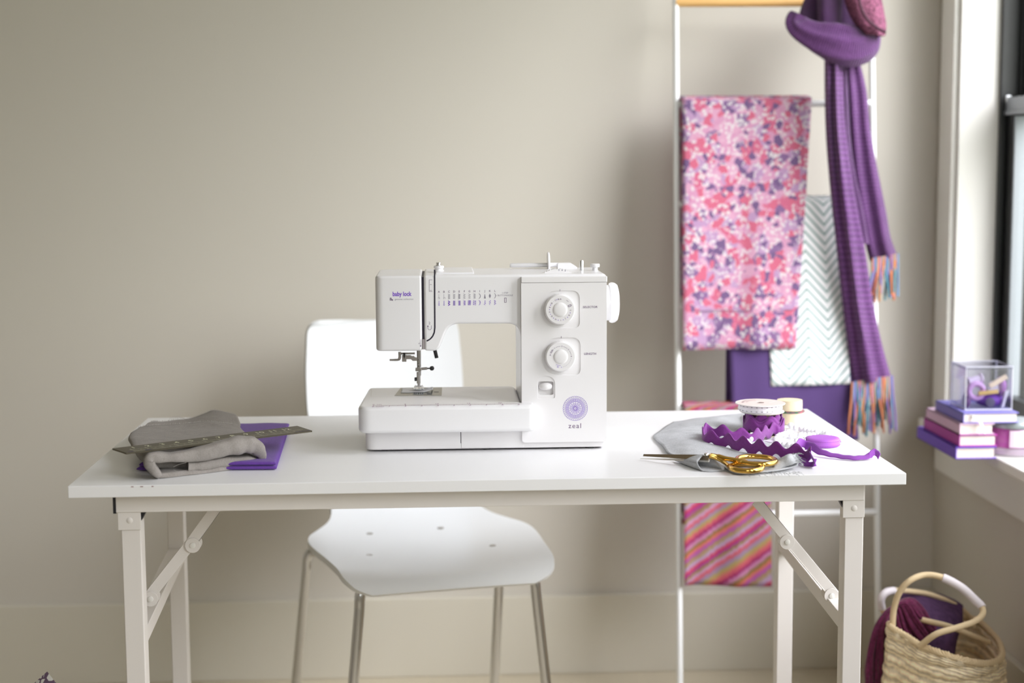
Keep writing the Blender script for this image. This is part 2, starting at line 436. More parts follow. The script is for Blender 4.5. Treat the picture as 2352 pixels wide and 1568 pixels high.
# ================================================================== TABLE
TZ = .735; TX0, TX1, TY0, TY1 = -.5284, .6716, 2.142, 2.740
def make_table():
    t = thing('folding_table', 'white folding table with steel legs and a thin laminate top, holding the sewing machine', 'table', (.07, 2.44, 0))
    MB().box(TX0, TX1, TY0, TY1, TZ-.0172, TZ).build('tabletop', M['table'], t, bevel=.0012, smooth=20)
    for x, w_ in ((301, .0035), (322, .004), (348, .0028)):
        p = at(x, 1118, TY0); MB().box(p.x, p.x+w_, TY0-.0002, TY0+.001, TZ-.0026, TZ-.0016).build('edge_mark', mat('dark_red_mark', (120, 50, 60), .7), t, smooth=0)
    rail = MB(); ya, yb = 2.168, 2.70; zt, zb = TZ-.0172, .690
    rail.box(-.468, .618, ya, ya+.022, zb, zt); rail.box(-.468, .618, yb-.022, yb, zb, zt)
    rail.box(-.4675, -.446, ya+.021, yb-.021, zb+.0005, zt); rail.box(.596, .6175, ya+.021, yb-.021, zb+.0005, zt)
    rail.build('apron_rail', M['frame'], t, bevel=.001, smooth=20)
    for x in (-.4715,):
        MB().box(x, x+.004, ya-.001, ya+.023, zb-.001, zt-.001).build('end_cap', M['cap'], t, smooth=0)
    # legs: square tube, hung from brackets
    LW = .0285
    for (x, y, s) in ((-.4625, 2.172, 1), (.5905, 2.172, -1), (-.4865, 2.668, 1), (.6045, 2.668, -1)):
        f_ = MB().box(x, x+LW, y, y+LW, .012, .6905).build('leg', M['frame'], t, bevel=.002, smooth=20)
        MB().box(x-.001, x+LW+.001, y-.001, y+LW+.001, 0, .014).build('foot_cap', M['cap'], f_, bevel=.002)
        if y < 2.3:
            b_ = MB().box(x-.0035, x+LW+.0005, y-.0022, y-.0003, .664, .7165 if s < 0 else .690)
            br = b_.build('leg_bracket', M['frame'], t, bevel=.0006)
            MB().lathe((x+LW/2-.001, y-.002, .678), (0, -1, 0), [(.0001, .0016), (.003, .0014), (.0046, .0004), (.0048, -.0006)], 24).build('rivet', M['frame'], br)
            k = MB(); ex = x+LW if s > 0 else x
            k.prism([(ex, y+.004, .6905), (ex+s*.008, y+.004, .6905), (ex, y+.004, .676)], [(ex, y+.02, .6905), (ex+s*.008, y+.02, .6905), (ex, y+.02, .676)])
            k.build('leg_stop', M['cap'], br, smooth=0)
    # fore-and-aft crossbars between each pair of legs
    for (xf, xb_) in ((-.4625, -.4865), (.5905, .6045)):
        a, b = 2.172+LW, 2.668; w = .0135
        MB().prism([(xf+LW/2-w, a, .489), (xf+LW/2+w, a, .489), (xf+LW/2+w, a, .513), (xf+LW/2-w, a, .513)],
                   [(xb_+LW/2-w, b, .489), (xb_+LW/2+w, b, .489), (xb_+LW/2+w, b, .513), (xb_+LW/2-w, b, .513)]).build('crossbar', M['frame'], t, bevel=.001)
    # folding stays: two flat links with pinned joints, in the middle of the depth
    def stay(pa, pb, pc, Y):
        A, B, C = (at(*q, Y) for q in (pa, pb, pc))
        def link(p, q, w, y, th=.002):
            d = (q-p); d.y = 0; d.normalize(); n = Vector((-d.z, 0, d.x))*w/2
            a_ = [p-n, q-n, q+n, p+n]; mb = MB()
            mb.prism([(v.x, y, v.z) for v in a_], [(v.x, y+th, v.z) for v in a_])
            return mb, n, d
        m1, n1, d1 = link(A, B, .0165, Y)
        m1.prism([(v.x, Y, v.z) for v in (A+n1*1.0, B+n1*1.0, B+n1*.85, A+n1*.85)], [(v.x, Y+.017, v.z) for v in (A+n1, B+n1, B+n1*.85, A+n1*.85)])
        L1 = m1.build('stay_link', M['frame'], t, bevel=.0004)
        m2, n2, d2 = link(B, C, .0165, Y+.0006)
        m2.prism([(v.x, Y, v.z) for v in (B-n2, C-n2, C-n2*.85, B-n2*.85)], [(v.x, Y+.017, v.z) for v in (B-n2, C-n2, C-n2*.85, B-n2*.85)])
        L2 = m2.build('stay_link', M['frame'], t, bevel=.0004)
        for P_, r_ in ((B, .0115), (C, .0115)):
            off = -n1.normalized()*.004*(1 if n1.z > 0 else -1)
            mb = MB()
            for y_ in (Y-.0028, Y+.016):
                mb.lathe((P_.x+off.x, y_, P_.z+off.z), (0, 1, 0), [(r_, 0), (r_, .002)], 24)
            h = mb.build('hinge_plate', M['frame'], t, bevel=.0003)
            MB().lathe((P_.x+off.x, Y-.0026, P_.z+off.z), (0, -1, 0), [(.0045, 0), (.0042, .0016), (.002, .0024)], 20).build('rivet', M['trim'], h)
    stay((1737, 1150), (1812, 1240), (1914, 1363), 2.275)
    stay((498, 1165), (438, 1248), (341, 1371), 2.275)
    return t
make_table()

# ================================================================== CHAIR
def make_chair():
    ca, sa = cos(RAD(12)), sin(RAD(12)); O = Vector((.019, 2.685, 0))
    L = lambda x, y, z: O+Vector((x*ca-y*sa, x*sa+y*ca, z))
    t = thing('desk_chair', 'white moulded shell chair with chrome tube legs behind the table', 'chair', (O.x-.05, O.y+.2, 0))
    prof = [(-.004, .424, .150), (.002, .432, .176), (.014, .4395, .190), (.035, .4435, .199), (.08, .4455, .205), (.15, .4445, .213), (.22, .4430, .222),
            (.28, .4425, .2265), (.33, .4435, .219), (.37, .446, .196), (.41, .450, .172), (.45, .456, .159), (.49, .466, .154), (.53, .488, .156),
            (.565, .525, .160), (.59, .575, .165), (.606, .63, .169), (.618, .69, .1715), (.627, .75, .171), (.633, .80, .168), (.637, .832, .1655),
            (.6385, .844, .160), (.639, .850, .151), (.639, .853, .136)]
    ctr = spline([(y, z, hw) for y, z, hw in prof], 3); net = []
    for y, z, hw in ctr:
        row = []
        back = min(1, max(0, (z-.46)/.2))
        for k in range(25):
            u = -1+2*k/24; x = hw*u
            row.append(L(x-.015*back, y-.022*back*(u*u), z+(1-back)*(.010*abs(u)**2.5)*(1 if y > .05 else y/.05)))
        net.append(row)
    s_ = MB().grid(net).build('seat_shell', M['shell'], t, smooth=60, solid=.0115, bevel=.003)
    s_.modifiers['bevel'].angle_limit = RAD(60)
    scr = [(849, 1225), (1012, 1212), (848, 1275), (1132, 1253)]
    for q in scr:
        p = on(*q, 2, .4515)
        MB().lathe((p.x, p.y, .4505), (0, 0, 1), [(.0068, 0), (.0068, .0016), (.0055, .0022), (.001, .0016)], 20).build('screw', M['steel'], s_)
    for top, knee, foot in (((-.09, .10, .432), (-.150, .055, .4255), (-.188, 2.655, 0)),
                            ((.09, .10, .432), (.150, .055, .4255), (.212, 2.745, 0)),
                            ((-.09, .27, .432), (-.206, .335, .4255), (-.318, 3.03, 0)),
                            ((.09, .27, .432), (.160, .335, .4255), (.098, 3.10, 0))):
        a, k = L(*top), L(*knee); f_ = Vector(foot)
        kx = k + (f_-k)*.02; d = (f_-k).normalized()
        pts = [a, a*.5+k*.5, k] + [] 
        b1 = k+Vector((k.x-a.x, k.y-a.y, 0)).normalized()*.016+Vector((0, 0, -.009)); b2 = b1+Vector((k.x-a.x, k.y-a.y, 0)).normalized()*.004+Vector((0, 0, -.03))
        pts = spline([a, a*.5+k*.5, k, b1, b2], 5)+[b2*(1-q)+f_*q for q in (.3, .6, .97)]
        lg = MB().tube(pts, .0098, 16).build('leg', M['chrome'], t, smooth=50)
        MB().lathe((f_.x, f_.y, 0), (0, 0, 1), [(.012, 0), (.0125, .018), (.0105, .022)], 20).build('foot_cap', M['cap'], lg)
    return t
make_chair()

# ================================================================== LEANING LADDER AND WHAT HANGS ON IT
LY = lambda z: 3.13+.155*z
def lad(px, py, off=0.0):
    """point measured on the sloping front of the ladder"""
    Y = 3.3
    for _ in range(6):
        p = at(px, py, Y); Y = LY(p.z)-off
    return at(px, py, Y)
t = thing('ladder_rack', 'tall white metal blanket ladder leaning on the wall beside the window', 'ladder', (.745, 3.13, 0))
def post(pa, pb):
    a, b = lad(*pa), lad(*pb); d = (b-a).normalized()
    lo = a-d*((a.z)/d.z) if d.z else a; hi = a+d*((1.86-a.z)/d.z)
    MB().tube([lo, lo*.5+hi*.5, hi], .0068, 16).build('post', M['rod'], t)
    return lambda z: lo+d*((z-lo.z)/d.z)
pl = post((1561, 1500), (1552, 30)); pr = post((2014, 1150), (2003, 200))
M['wood'] = mat('rung_wood', (222, 176, 110), .45, bump=(60, .1))
RUNG = {}
for i, (py, kind) in enumerate(((6, 'wood'), (238, 'rod'), (467, 'rod'), (700, 'rod'), (937, 'rod'), (1180, 'rod'))):
    z = lad(1780, py).z; a, b = pl(z), pr(z); RUNG[i] = z
    r_ = .0092 if kind == 'wood' else .0075
    MB().tube([a, a*.5+b*.5, b], r_, 16).build('rung', M['wood'] if kind == 'wood' else M['rod'], t, label='golden wooden top rung' if kind == 'wood' else None)

def floral(tr, tcn):
    mp_ = tr.nodes.new('ShaderNodeMapping'); tr.links.new(tcn.outputs['UV'], mp_.inputs[0]); mp_.inputs['Scale'].default_value = (1, 3.0, 1)
    nz = tr.nodes.new('ShaderNodeTexNoise'); nz.inputs['Scale'].default_value = 16; tr.links.new(mp_.outputs[0], nz.inputs['Vector'])
    mixv = tr.nodes.new('ShaderNodeVectorMath'); mixv.operation = 'MULTIPLY_ADD'; mixv.inputs[1].default_value = (.05, .05, 0)
    tr.links.new(nz.outputs['Color'], mixv.inputs[0]); tr.links.new(mp_.outputs[0], mixv.inputs[2])
    v1 = tr.nodes.new('ShaderNodeTexVoronoi'); v1.inputs['Scale'].default_value = 13; tr.links.new(mixv.outputs[0], v1.inputs['Vector'])
    sp = tr.nodes.new('ShaderNodeSeparateColor'); tr.links.new(v1.outputs['Color'], sp.inputs[0])
    c1 = tr.nodes.new('ShaderNodeValToRGB'); c1.color_ramp.interpolation = 'CONSTANT'
    cols = ((0, (186, 96, 124)), (.20, (188, 136, 164)), (.42, (124, 94, 134)), (.58, (194, 146, 170)), (.80, (168, 134, 168)))
    el = c1.color_ramp.elements
    el[0].color = (*srgb(cols[0][1]), 1); el[1].position = cols[1][0]; el[1].color = (*srgb(cols[1][1]), 1)
    for p, c in cols[2:]: q = el.new(p); q.color = (*srgb(c), 1)
    tr.links.new(sp.outputs[0], c1.inputs[0])
    # small pale blossoms
    v2 = tr.nodes.new('ShaderNodeTexVoronoi'); v2.inputs['Scale'].default_value = 34; tr.links.new(mp_.outputs[0], v2.inputs['Vector'])
    th = tr.nodes.new('ShaderNodeMapRange'); th.inputs[1].default_value = .50; th.inputs[2].default_value = .30; tr.links.new(v2.outputs['Distance'], th.inputs[0])
    n2 = tr.nodes.new('ShaderNodeTexNoise'); n2.inputs['Scale'].default_value = 6; tr.links.new(mp_.outputs[0], n2.inputs['Vector'])
    m2 = tr.nodes.new('ShaderNodeMapRange'); m2.inputs[1].default_value = .38; m2.inputs[2].default_value = .44; tr.links.new(n2.outputs[0], m2.inputs[0])
    mu = tr.nodes.new('ShaderNodeMath'); mu.operation = 'MULTIPLY'; tr.links.new(th.outputs[0], mu.inputs[0]); tr.links.new(m2.outputs[0], mu.inputs[1])
    mx = tr.nodes.new('ShaderNodeMix'); mx.data_type = 'RGBA'; tr.links.new(mu.outputs[0], mx.inputs[0]); tr.links.new(c1.outputs[0], mx.inputs[6])
    mx.inputs[7].default_value = (*srgb((200, 192, 194)), 1)
    # dark plum gaps and rose-red petals
    v3 = tr.nodes.new('ShaderNodeTexVoronoi'); v3.inputs['Scale'].default_value = 21; tr.links.new(mixv.outputs[0], v3.inputs['Vector'])
    s3 = tr.nodes.new('ShaderNodeSeparateColor'); tr.links.new(v3.outputs['Color'], s3.inputs[0])
    g3 = tr.nodes.new('ShaderNodeMath'); g3.operation = 'GREATER_THAN'; g3.inputs[1].default_value = .88; tr.links.new(s3.outputs[1], g3.inputs[0])
    mx3 = tr.nodes.new('ShaderNodeMix'); mx3.data_type = 'RGBA'; tr.links.new(g3.outputs[0], mx3.inputs[0]); tr.links.new(mx.outputs[2], mx3.inputs[6])
    mx3.inputs[7].default_value = (*srgb((108, 84, 122)), 1)
    g4 = tr.nodes.new('ShaderNodeMath'); g4.operation = 'LESS_THAN'; g4.inputs[1].default_value = .10; tr.links.new(s3.outputs[2], g4.inputs[0])
    mx4 = tr.nodes.new('ShaderNodeMix'); mx4.data_type = 'RGBA'; tr.links.new(g4.outputs[0], mx4.inputs[0]); tr.links.new(mx3.outputs[2], mx4.inputs[6])
    mx4.inputs[7].default_value = (*srgb((188, 96, 120)), 1)
    return mx4.outputs[2]
M['floral'] = ramp_mat('floral_cotton', floral)

def chevron(tr, tcn):
    s_ = tr.nodes.new('ShaderNodeSeparateXYZ'); tr.links.new(tcn.outputs['UV'], s_.inputs[0])
    def mth(op, a, b=None, v=None):
        n = tr.nodes.new('ShaderNodeMath'); n.operation = op; tr.links.new(a, n.inputs[0])
        if b is not None: tr.links.new(b, n.inputs[1])
        elif v is not None: n.inputs[1].default_value = v
        return n.outputs[0]
    tri = mth('PINGPONG', mth('ADD', s_.outputs[0], v=.02), v=.255)
    y = mth('SUBTRACT', mth('MULTIPLY', s_.outputs[1], v=2.35), mth('MULTIPLY', tri, v=.72))
    fr = mth('FRACT', mth('MULTIPLY', y, v=13))
    ln = mth('LESS_THAN', mth('ABSOLUTE', mth('SUBTRACT', fr, v=.5)), v=.14)
    mx = tr.nodes.new('ShaderNodeMix'); mx.data_type = 'RGBA'; tr.links.new(ln, mx.inputs[0])
    mx.inputs[6].default_value = (*srgb((238, 238, 240)), 1); mx.inputs[7].default_value = (*srgb((128, 158, 154)), 1)
    return mx.outputs[2]
M['chevron'] = ramp_mat('chevron_cotton', chevron)

def stripes(tr, tcn):
    mp_ = tr.nodes.new('ShaderNodeMapping'); tr.links.new(tcn.outputs['UV'], mp_.inputs[0])
    mp_.inputs['Rotation'].default_value = (0, 0, RAD(-55)); mp_.inputs['Scale'].default_value = (1, 3.2, 1)
    s_ = tr.nodes.new('ShaderNodeSeparateXYZ'); tr.links.new(mp_.outputs[0], s_.inputs[0])
    nz = tr.nodes.new('ShaderNodeTexNoise'); nz.inputs['Scale'].default_value = 34; nz.inputs['Detail'].default_value = 5
    tr.links.new(tcn.outputs['UV'], nz.inputs['Vector'])
    a = tr.nodes.new('ShaderNodeMath'); a.operation = 'MULTIPLY_ADD'; a.inputs[1].default_value = .06; tr.links.new(nz.outputs[0], a.inputs[0]); tr.links.new(s_.outputs[0], a.inputs[2])
    cmb = tr.nodes.new('ShaderNodeCombineXYZ'); tr.links.new(a.outputs[0], cmb.inputs[0])
    n2 = tr.nodes.new('ShaderNodeTexNoise'); n2.noise_dimensions = '1D'; n2.inputs['Scale'].default_value = 1.1
    tr.links.new(a.outputs[0], n2.inputs['W'])
    f1 = tr.nodes.new('ShaderNodeMath'); f1.operation = 'MULTIPLY_ADD'; f1.inputs[1].default_value = 1.75
    f2 = tr.nodes.new('ShaderNodeMath'); f2.operation = 'FRACT'
    tr.links.new(a.outputs[0], f1.inputs[0]); tr.links.new(n2.outputs[0], f1.inputs[2]); tr.links.new(f1.outputs[0], f2.inputs[0])
    c = tr.nodes.new('ShaderNodeValToRGB'); el = c.color_ramp.elements
    pal = ((158, 52, 132), (142, 122, 62), (190, 146, 178), (202, 84, 92), (150, 128, 160), (170, 150, 86), (204, 92, 104), (150, 36, 96), (196, 128, 168), (132, 108, 52), (206, 110, 92), (168, 76, 158), (158, 134, 76), (178, 150, 184), (196, 66, 88))
    pal = tuple(tuple(v*.88 for v in c_) for c_ in pal)
    L = len(pal); el[0].position = 0; el[0].color = (*srgb(pal[0]), 1); el[1].position = 1; el[1].color = (*srgb(pal[0]), 1)
    for k in range(1, L): q = el.new(k/L); q.color = (*srgb(pal[k]), 1)
    tr.links.new(f2.outputs[0], c.inputs[0])
    return c.outputs[0]
M['stripes'] = ramp_mat('striped_knit', stripes)
M['plain_purple'] = mat('purple_cotton', (84, 62, 112), .85, spec=.2, sheen=.2, bump=(700, .15))
M['scarf'] = mat('purple_knit', (104, 64, 116), .9, spec=.15, sheen=.25, bump=(20, 1.0, 'uv'), var=(30, .12))
M['hatknit'] = mat('mottled_pink_knit', (128, 78, 100), .9, spec=.15, bump=(260, 1.0), var=(240, .75))

def hanging(name, label, cat, corners, off, rung, material, cols=9, rows=16, fold=.004, seed=0, back=.9, hem=None):
    """cloth folded over a rung: front panel on the face of the ladder, roll over the rung, back panel behind"""
    (tl, tr_, br_, bl) = corners; net = []
    zr = RUNG[rung]
    for j in range(rows):
        v = j/(rows-1); row = []
        for i in range(cols):
            u = i/(cols-1)
            px = (tl[0]*(1-u)+tr_[0]*u)*(1-v)+(bl[0]*(1-u)+br_[0]*u)*v
            py = (tl[1]*(1-u)+tr_[1]*u)*(1-v)+(bl[1]*(1-u)+br_[1]*u)*v
            p = lad(px, py, off)
            p.y -= fold*(.3+v)*sin(u*9+seed+v*1.3)+fold*.6*sin(u*21+seed*2)*v
            row.append(p)
        net.append(row)
    top = net[0]; over = []
    for k in (1, 2, 3):
        a = pi*k/4
        over.append([Vector((p.x, LY(zr)-cos(a)*(off+.002), zr+.0095+sin(a)*.004)) for p in top])
    bk = []
    for k in range(1, 7):
        q = k/6*back
        bk.append([Vector((p.x, LY(zr)+.012+.003*sin(i*.8+seed), zr+.0075-(zr+.0075-net[-1][i].z)*q)) for i, p in enumerate(top)])
    full = bk[::-1]+over[::-1]+net
    rowsN = len(full)
    mb = MB().grid(surf(full, 3, 2))
    o = mb.build(name, material, smooth=75, solid=.0014)
    n0 = 9/rowsN                                                  # v starts at the back hem: keep front in a steady scale
    tag(o, label, cat)
    return o
hanging('folded_fabric', 'pink and red floral cotton folded over a ladder rung', 'fabric', ((1566, 233), (1864, 231), (1829, 801), (1568, 804)), .020, 1, M['floral'], seed=.4, back=.8)
hanging('folded_fabric', 'white cotton with grey green chevron lines on the ladder, under the floral cloth', 'fabric', ((1758, 466), (1936, 462), (1953, 882), (1771, 887)), .0155, 2, M['chevron'], seed=2.2, back=.7, fold=.0016)
hanging('folded_fabric', 'plain dark purple cloth hanging lowest behind the table corner', 'fabric', ((1672, 697), (1958, 692), (1972, 1010), (1682, 1012)), .010, 3, M['plain_purple'], seed=4.1, back=.9, fold=.002)
hanging('knitted_throw', 'pink, red and olive diagonal striped knit on a low ladder rung under the table', 'throw', ((1569, 937), (1770, 934), (1774, 1348), (1571, 1343)), .015, 4, M['stripes'], seed=1.0, back=.7)
# turned hem stitched across the floral cloth
def hemline():
    pts = [lad(1568+k*13.2, 713+(1.2*sin(k*.6)) - k*.06, .0225) for k in range(20)]
    MB().tube(pts, .0011, 6, flat=1).build('hem_fold', M['floral'], [o for o in COL.objects if o.name == 'folded_fabric'][0])
hemline()

# ---- scarf knotted over the top rung
def strip_net(left, right, Y, bulge, n=9, fold=0, seed=0, ph=1.0):
    """cloth strip between two measured edges; bulges towards the room"""
    L_ = spline([(a, b, 0) for a, b in left], 4); R_ = spline([(a, b, 0) for a, b in right], 4)
    m_ = min(len(L_), len(R_)); net = []
    for j in range(m_):
        l = L_[round(j*(len(L_)-1)/(m_-1))]; r = R_[round(j*(len(R_)-1)/(m_-1))]; row = []
        v = j/(m_-1); y0 = Y(v) if callable(Y) else Y
        for i in range(n):
            u = i/(n-1); px = l.x*(1-u)+r.x*u; py = l.y*(1-u)+r.y*u
            d = bulge*sin(pi*u)**.6 + fold*sin(u*pi*ph*2+seed+v*2)*sin(pi*u)
            row.append(at(px, py, y0-d))
        net.append(row)
    return net
sc = thing('knitted_scarf', 'long purple ribbed knit scarf looped over the top ladder rung with multicoloured fringe', 'scarf', (.9, 3.3, 1.5))
def closed_strip(front, depth):
    """give a strip body: front net plus a shallow back"""
    mb = MB()
    mb.grid(front)
    bk = [[Vector((p.x, p.y, p.z)) for p in r] for r in front]
    C_ = len(front[0]); rr = []
    for r in bk:
        ymax = max(r[0].y, r[-1].y)
        rr.append([Vector((p.x, ymax+depth*sin(pi*i/(C_-1))**.5, p.z)) for i, p in enumerate(r)])
    mb.grid(rr)
    return mb
M['scarf_dark'] = M['scarf']
parts = [
 # (left edge, right edge, Y, bulge, fold)
 ('hanging_tail', [(1938, 120), (1943, 210), (1950, 300), (1958, 400), (1975, 500), (1995, 590), (2004, 603)],
                  [(1968, 115), (1990, 205), (2000, 300), (2018, 400), (2036, 490), (2046, 545), (2063, 592)], 3.275, .022, .010, 1.2),
 ('hanging_tail', [(1895, 110), (1896, 220), (1899, 320), (1908, 440), (1920, 560), (1934, 690), (1946, 790), (1957, 885)],
                  [(1937, 115), (1938, 220), (1945, 320), (1962, 440), (1985, 560), (2005, 690), (2026, 790), (2048, 870)], (lambda v: 3.235+.034*max(0, 1-v/.12)), .026, .010, 2.0),
 ('hanging_tail', [(1936, 130), (1937, 220), (1942, 310), (1948, 400), (1958, 470), (1965, 560)],
                  [(1948, 130), (1951, 220), (1954, 312), (1966, 400), (1984, 480), (1998, 560)], 3.262, .012, .003, 1.0),
]
for nm, l, r, Y, b_, f_, ph in parts:
    closed_strip(strip_net(l, r, Y, b_, 13, f_, 0, ph), .012).build(nm, M['scarf'], sc, smooth=80)
# the wide band that wraps round and the loop over the rung
rings_ = []
ctrl = [((1836, 32), .016, .030), ((1829, 54), .020, .034), ((1862, 78), .026, .022), ((1905, 94), .034, .012), ((1950, 106), .036, .010), ((1985, 102), .030, .018), ((1999, 88), .020, .036), ((1990, 84), .014, .05)]
band = []
cc = spline([(*at(q[0], q[1], 3.215+y),) for (q, r_, y) in ctrl], 6); rs = spline([(r_, 0, 0) for (_, r_, _2) in ctrl], 6)
for i, p in enumerate(cc):
    d = (cc[min(i+1, len(cc)-1)]-cc[max(i-1, 0)]).normalized(); up = Vector((0, -1, 0)).cross(d).normalized(); fw_ = up.cross(d)
    row = [p+up*rs[i].x*1.15*sin(2*pi*k/24)+fw_*rs[i].x*.62*cos(2*pi*k/24)*(1+.16*sin(k*1.57+i*.10))+up*rs[i].x*.10*sin(k*1.3+i*.22) for k in range(24)]
    band.append(row+[row[0]])
MB().grid(band).build('wrapped_band', M['scarf'], sc, smooth=80)
closed_strip(strip_net([(1874, -40), (1876, 10), (1882, 80)], [(1934, -40), (1934, 10), (1934, 85)], 3.262, .03, 11, .004, 0, 1), .012).build('loop_front', M['scarf'], sc, smooth=80)
closed_strip(strip_net([(1850, -10), (1836, 30), (1838, 58), (1850, 74)], [(1900, -10), (1900, 26), (1900, 56), (1900, 80)], 3.285, .014, 9, 0, 0, 1), .01).build('loop_back', M['scarf'], sc, smooth=80)
closed_strip(strip_net([(1915, -40), (1915, 20), (1920, 95)], [(1975, -40), (1978, 30), (1992, 86)], 3.30, .018, 9, .004, 0, 1), .01).build('loop_back', M['scarf'], sc, smooth=80)
FR = [mat('fringe_yarn', c, .9, spec=.1) for c in ((204, 132, 98), (112, 142, 178), (136, 116, 172), (206, 150, 100), (96, 146, 160), (196, 122, 106))]
for (x0, x1, y0, y1, ye, Y, n) in ((1957, 2050, 885, 870, 112, 3.212, 30), (2004, 2063, 601, 590, 90, 3.25, 20)):
    mb = MB()
    for i in range(n):
        u = (i+random.random()*.6)/n; xa = x0+(x1-x0)*u; ya = y0+(y1-y0)*u
        dx = random.uniform(-14, 16); ln = ye*random.uniform(.82, 1.1)
        pts = spline([at(xa, ya-8, Y+.004), at(xa+dx*.3, ya+ln*.33, Y-.006), at(xa+dx*.8, ya+ln*.7, Y-.002+random.uniform(-.01, .01)), at(xa+dx, ya+ln, Y)], 4)
        mb.tube(pts, .0025, 6, mi=(i*7+i//3) % 6)
    mb.build('fringe', FR, sc, smooth=80)
# mottled pink knit hat
hat = strip_net([(1932, -60), (1938, -10), (1950, 28), (1966, 56), (1986, 79)], [(2018, -60), (2024, -10), (2030, 22), (2036, 56), (2034, 82)], 3.23, .035, 13, .006, .6, 1)
hb = closed_strip(hat, .02).build('knitted_hat', M['hatknit'], smooth=80)
tag(hb, 'mottled pink knitted hat hanging over the right end of the top rung', 'hat')
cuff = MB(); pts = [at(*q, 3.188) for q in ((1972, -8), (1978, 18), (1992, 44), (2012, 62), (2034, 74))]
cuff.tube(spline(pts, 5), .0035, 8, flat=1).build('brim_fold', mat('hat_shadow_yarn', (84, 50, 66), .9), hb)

# ================================================================== SEWING MACHINE
PXM = .000677                                             # metres per measured pixel on the machine front
def bool_cut(o, mb_list):
    """carve real recesses; the cutters are removed afterwards"""
    cut = []
    for i, mb in enumerate(mb_list):
        c = mb.build('cutter', M['mach'], smooth=0); cut.append(c)
        q = o.modifiers.new('cut%d' % i, 'BOOLEAN'); q.object = c; q.operation = 'DIFFERENCE'; q.solver = 'EXACT'
    bpy.context.view_layer.update()
    me = bpy.data.meshes.new_from_object(o.evaluated_get(bpy.context.evaluated_depsgraph_get()))
    o.modifiers.clear(); old = o.data; me.name = old.name; o.data = me
    for p in me.polygons: p.use_smooth = True
    me.set_sharp_from_angle(angle=RAD(25))
    for c in cut: bpy.data.objects.remove(c)
    return o
def bev(o, w, seg=3, ang=30):
    q = o.modifiers.new('bevel', 'BEVEL'); q.width = w; q.segments = seg; q.limit_method = 'ANGLE'; q.angle_limit = RAD(ang); q.harden_normals = True
    return o
def make_machine():
    YA, YP, YBK = 2.372, 2.3635, 2.532; TOPZ = 1.0125; BEDZ = .812
    t = thing('sewing_machine', 'white domestic sewing machine with two dials standing on the folding table', 'sewing machine', (.08, 2.45, TZ))
    fa = lambda x, y, Y=YA: (at(x, y, Y).x, at(x, y, Y).z)
    # --- body: arm, head core and pillar in one casting
    out = roundpoly([(-.0252, .8942), (-.004, .8935), (.0135, .9362), (.1255, .9355), (.1255, .742), (.2608, .742), (.2608, TOPZ), (-.0252, TOPZ)],
                    [0, .009, .016, .022, 0, 0, .008, 0], 8)
    body = MB().xz(out, YA, YBK).build('body', M['mach'], t, smooth=25)
    bev(body, .004, 4, 40)
    # --- face cover at the left of the head, big vertical radius
    pl_ = roundpoly([(-.1010, YA), (-.0286, YA), (-.0286, YBK), (-.1004, YBK)], [.013, 0, 0, .012], 8)
    fc = MB().xy(pl_, .8942, TOPZ-.0004).build('face_cover', M['mach'], t, smooth=25); bev(fc, .004, 4, 40)
    zs = at(978, 779, YA).z
    MB().box(-.0290, -.0248, YA+.0035, YBK-.01, zs, TOPZ-.003).build('thread_slot', M['slot'], t, smooth=0)
    MB().box(-.0290, -.0248, YA+.0008, YBK-.01, .8965, zs).build('slot_filler', mat('slot_grey', (150, 142, 144), .5), t, smooth=0)
    # --- pillar panels
    p0 = roundpoly([(.1262, .7478), (.2600, .7478), (.2600, .9995), (.1262, .9995)], [.006, .002, 0, 0], 6)
    panel = MB().xz(p0, YP, YA+.004).build('front_panel', M['mach2'], t, smooth=25)
    wells = []
    for cx, cy in ((1287, 711), (1288.5, 819)):
        a = [fa(cx+dx, cy+dy, YP) for dx, dy in ((-43, -44), (45, -44), (45, 42), (-43, 42))][::-1]
        wells.append(MB().xz(roundpoly(a, [.028, .010, .014, .028], 12), YP-.004, YP+.0015))
    a = [fa(x, y, YP) for x, y in ((1236, 907), (1271.5, 907), (1271.5, 876), (1236, 876))]
    wells.append(MB().xz(roundpoly(a, .0035, 6), YP-.004, YP+.0075))
    a = [fa(x, y, YP) for x, y in ((1234, 915), (1275, 914), (1275, 864), (1234, 864))]
    wells.append(MB().xz(roundpoly(a, [.003, .003, .014, .014], 8), YP-.004, YP+.0012))
    MB().xz([(.158, .82), (.182, .82), (.182, .85), (.158, .85)], YP+.0085, YP+.0100)
    bool_cut(panel, wells); bev(panel, .0011, 3, 35)
    MB().xz(roundpoly([(.1262, .9998), (.2608, .9998), (.2608, TOPZ-.0035), (.1262, TOPZ-.0035)], [0, 0, 0, 0]), YP, YA+.004).build('top_panel', M['mach2'], t, bevel=.0011, smooth=25)
    # --- base under the bed
    ba = roundpoly([(-.1200, 2.370), (.2590, 2.370), (.2590, YBK), (-.1180, YBK)], [.016, .004, .004, .01], 8)
    bs = MB().xy(ba, .7383, .7472).build('base', M['mach2'], t, bevel=.0012, smooth=25)
    bb = roundpoly([(-.1206, 2.3685), (.0296, 2.3685), (.0296, YBK), (-.1180, YBK)], [.018, 0, 0, .01], 8)
    ab = MB().xy(bb, .7395, .772).build('accessory_box', M['mach2'], t, bevel=.0008, smooth=25)
    MB().box(.0306, .1295, 2.3685, YBK, .7395, .772).build('free_arm_base', M['mach2'], t, bevel=.0008, smooth=25)
    MB().box(.0290, .0312, 2.371, YBK, .7395, .772).build('seam', M['slot'], t, smooth=0)
    for x, y in ((-.09, 2.39), (.235, 2.385), (-.09, 2.51), (.235, 2.51), (.07, 2.385)):
        MB().lathe((x, y, .735), (0, 0, 1), [(.008, 0), (.008, .0037)], 20).build('rubber_foot', M['blk'], t)
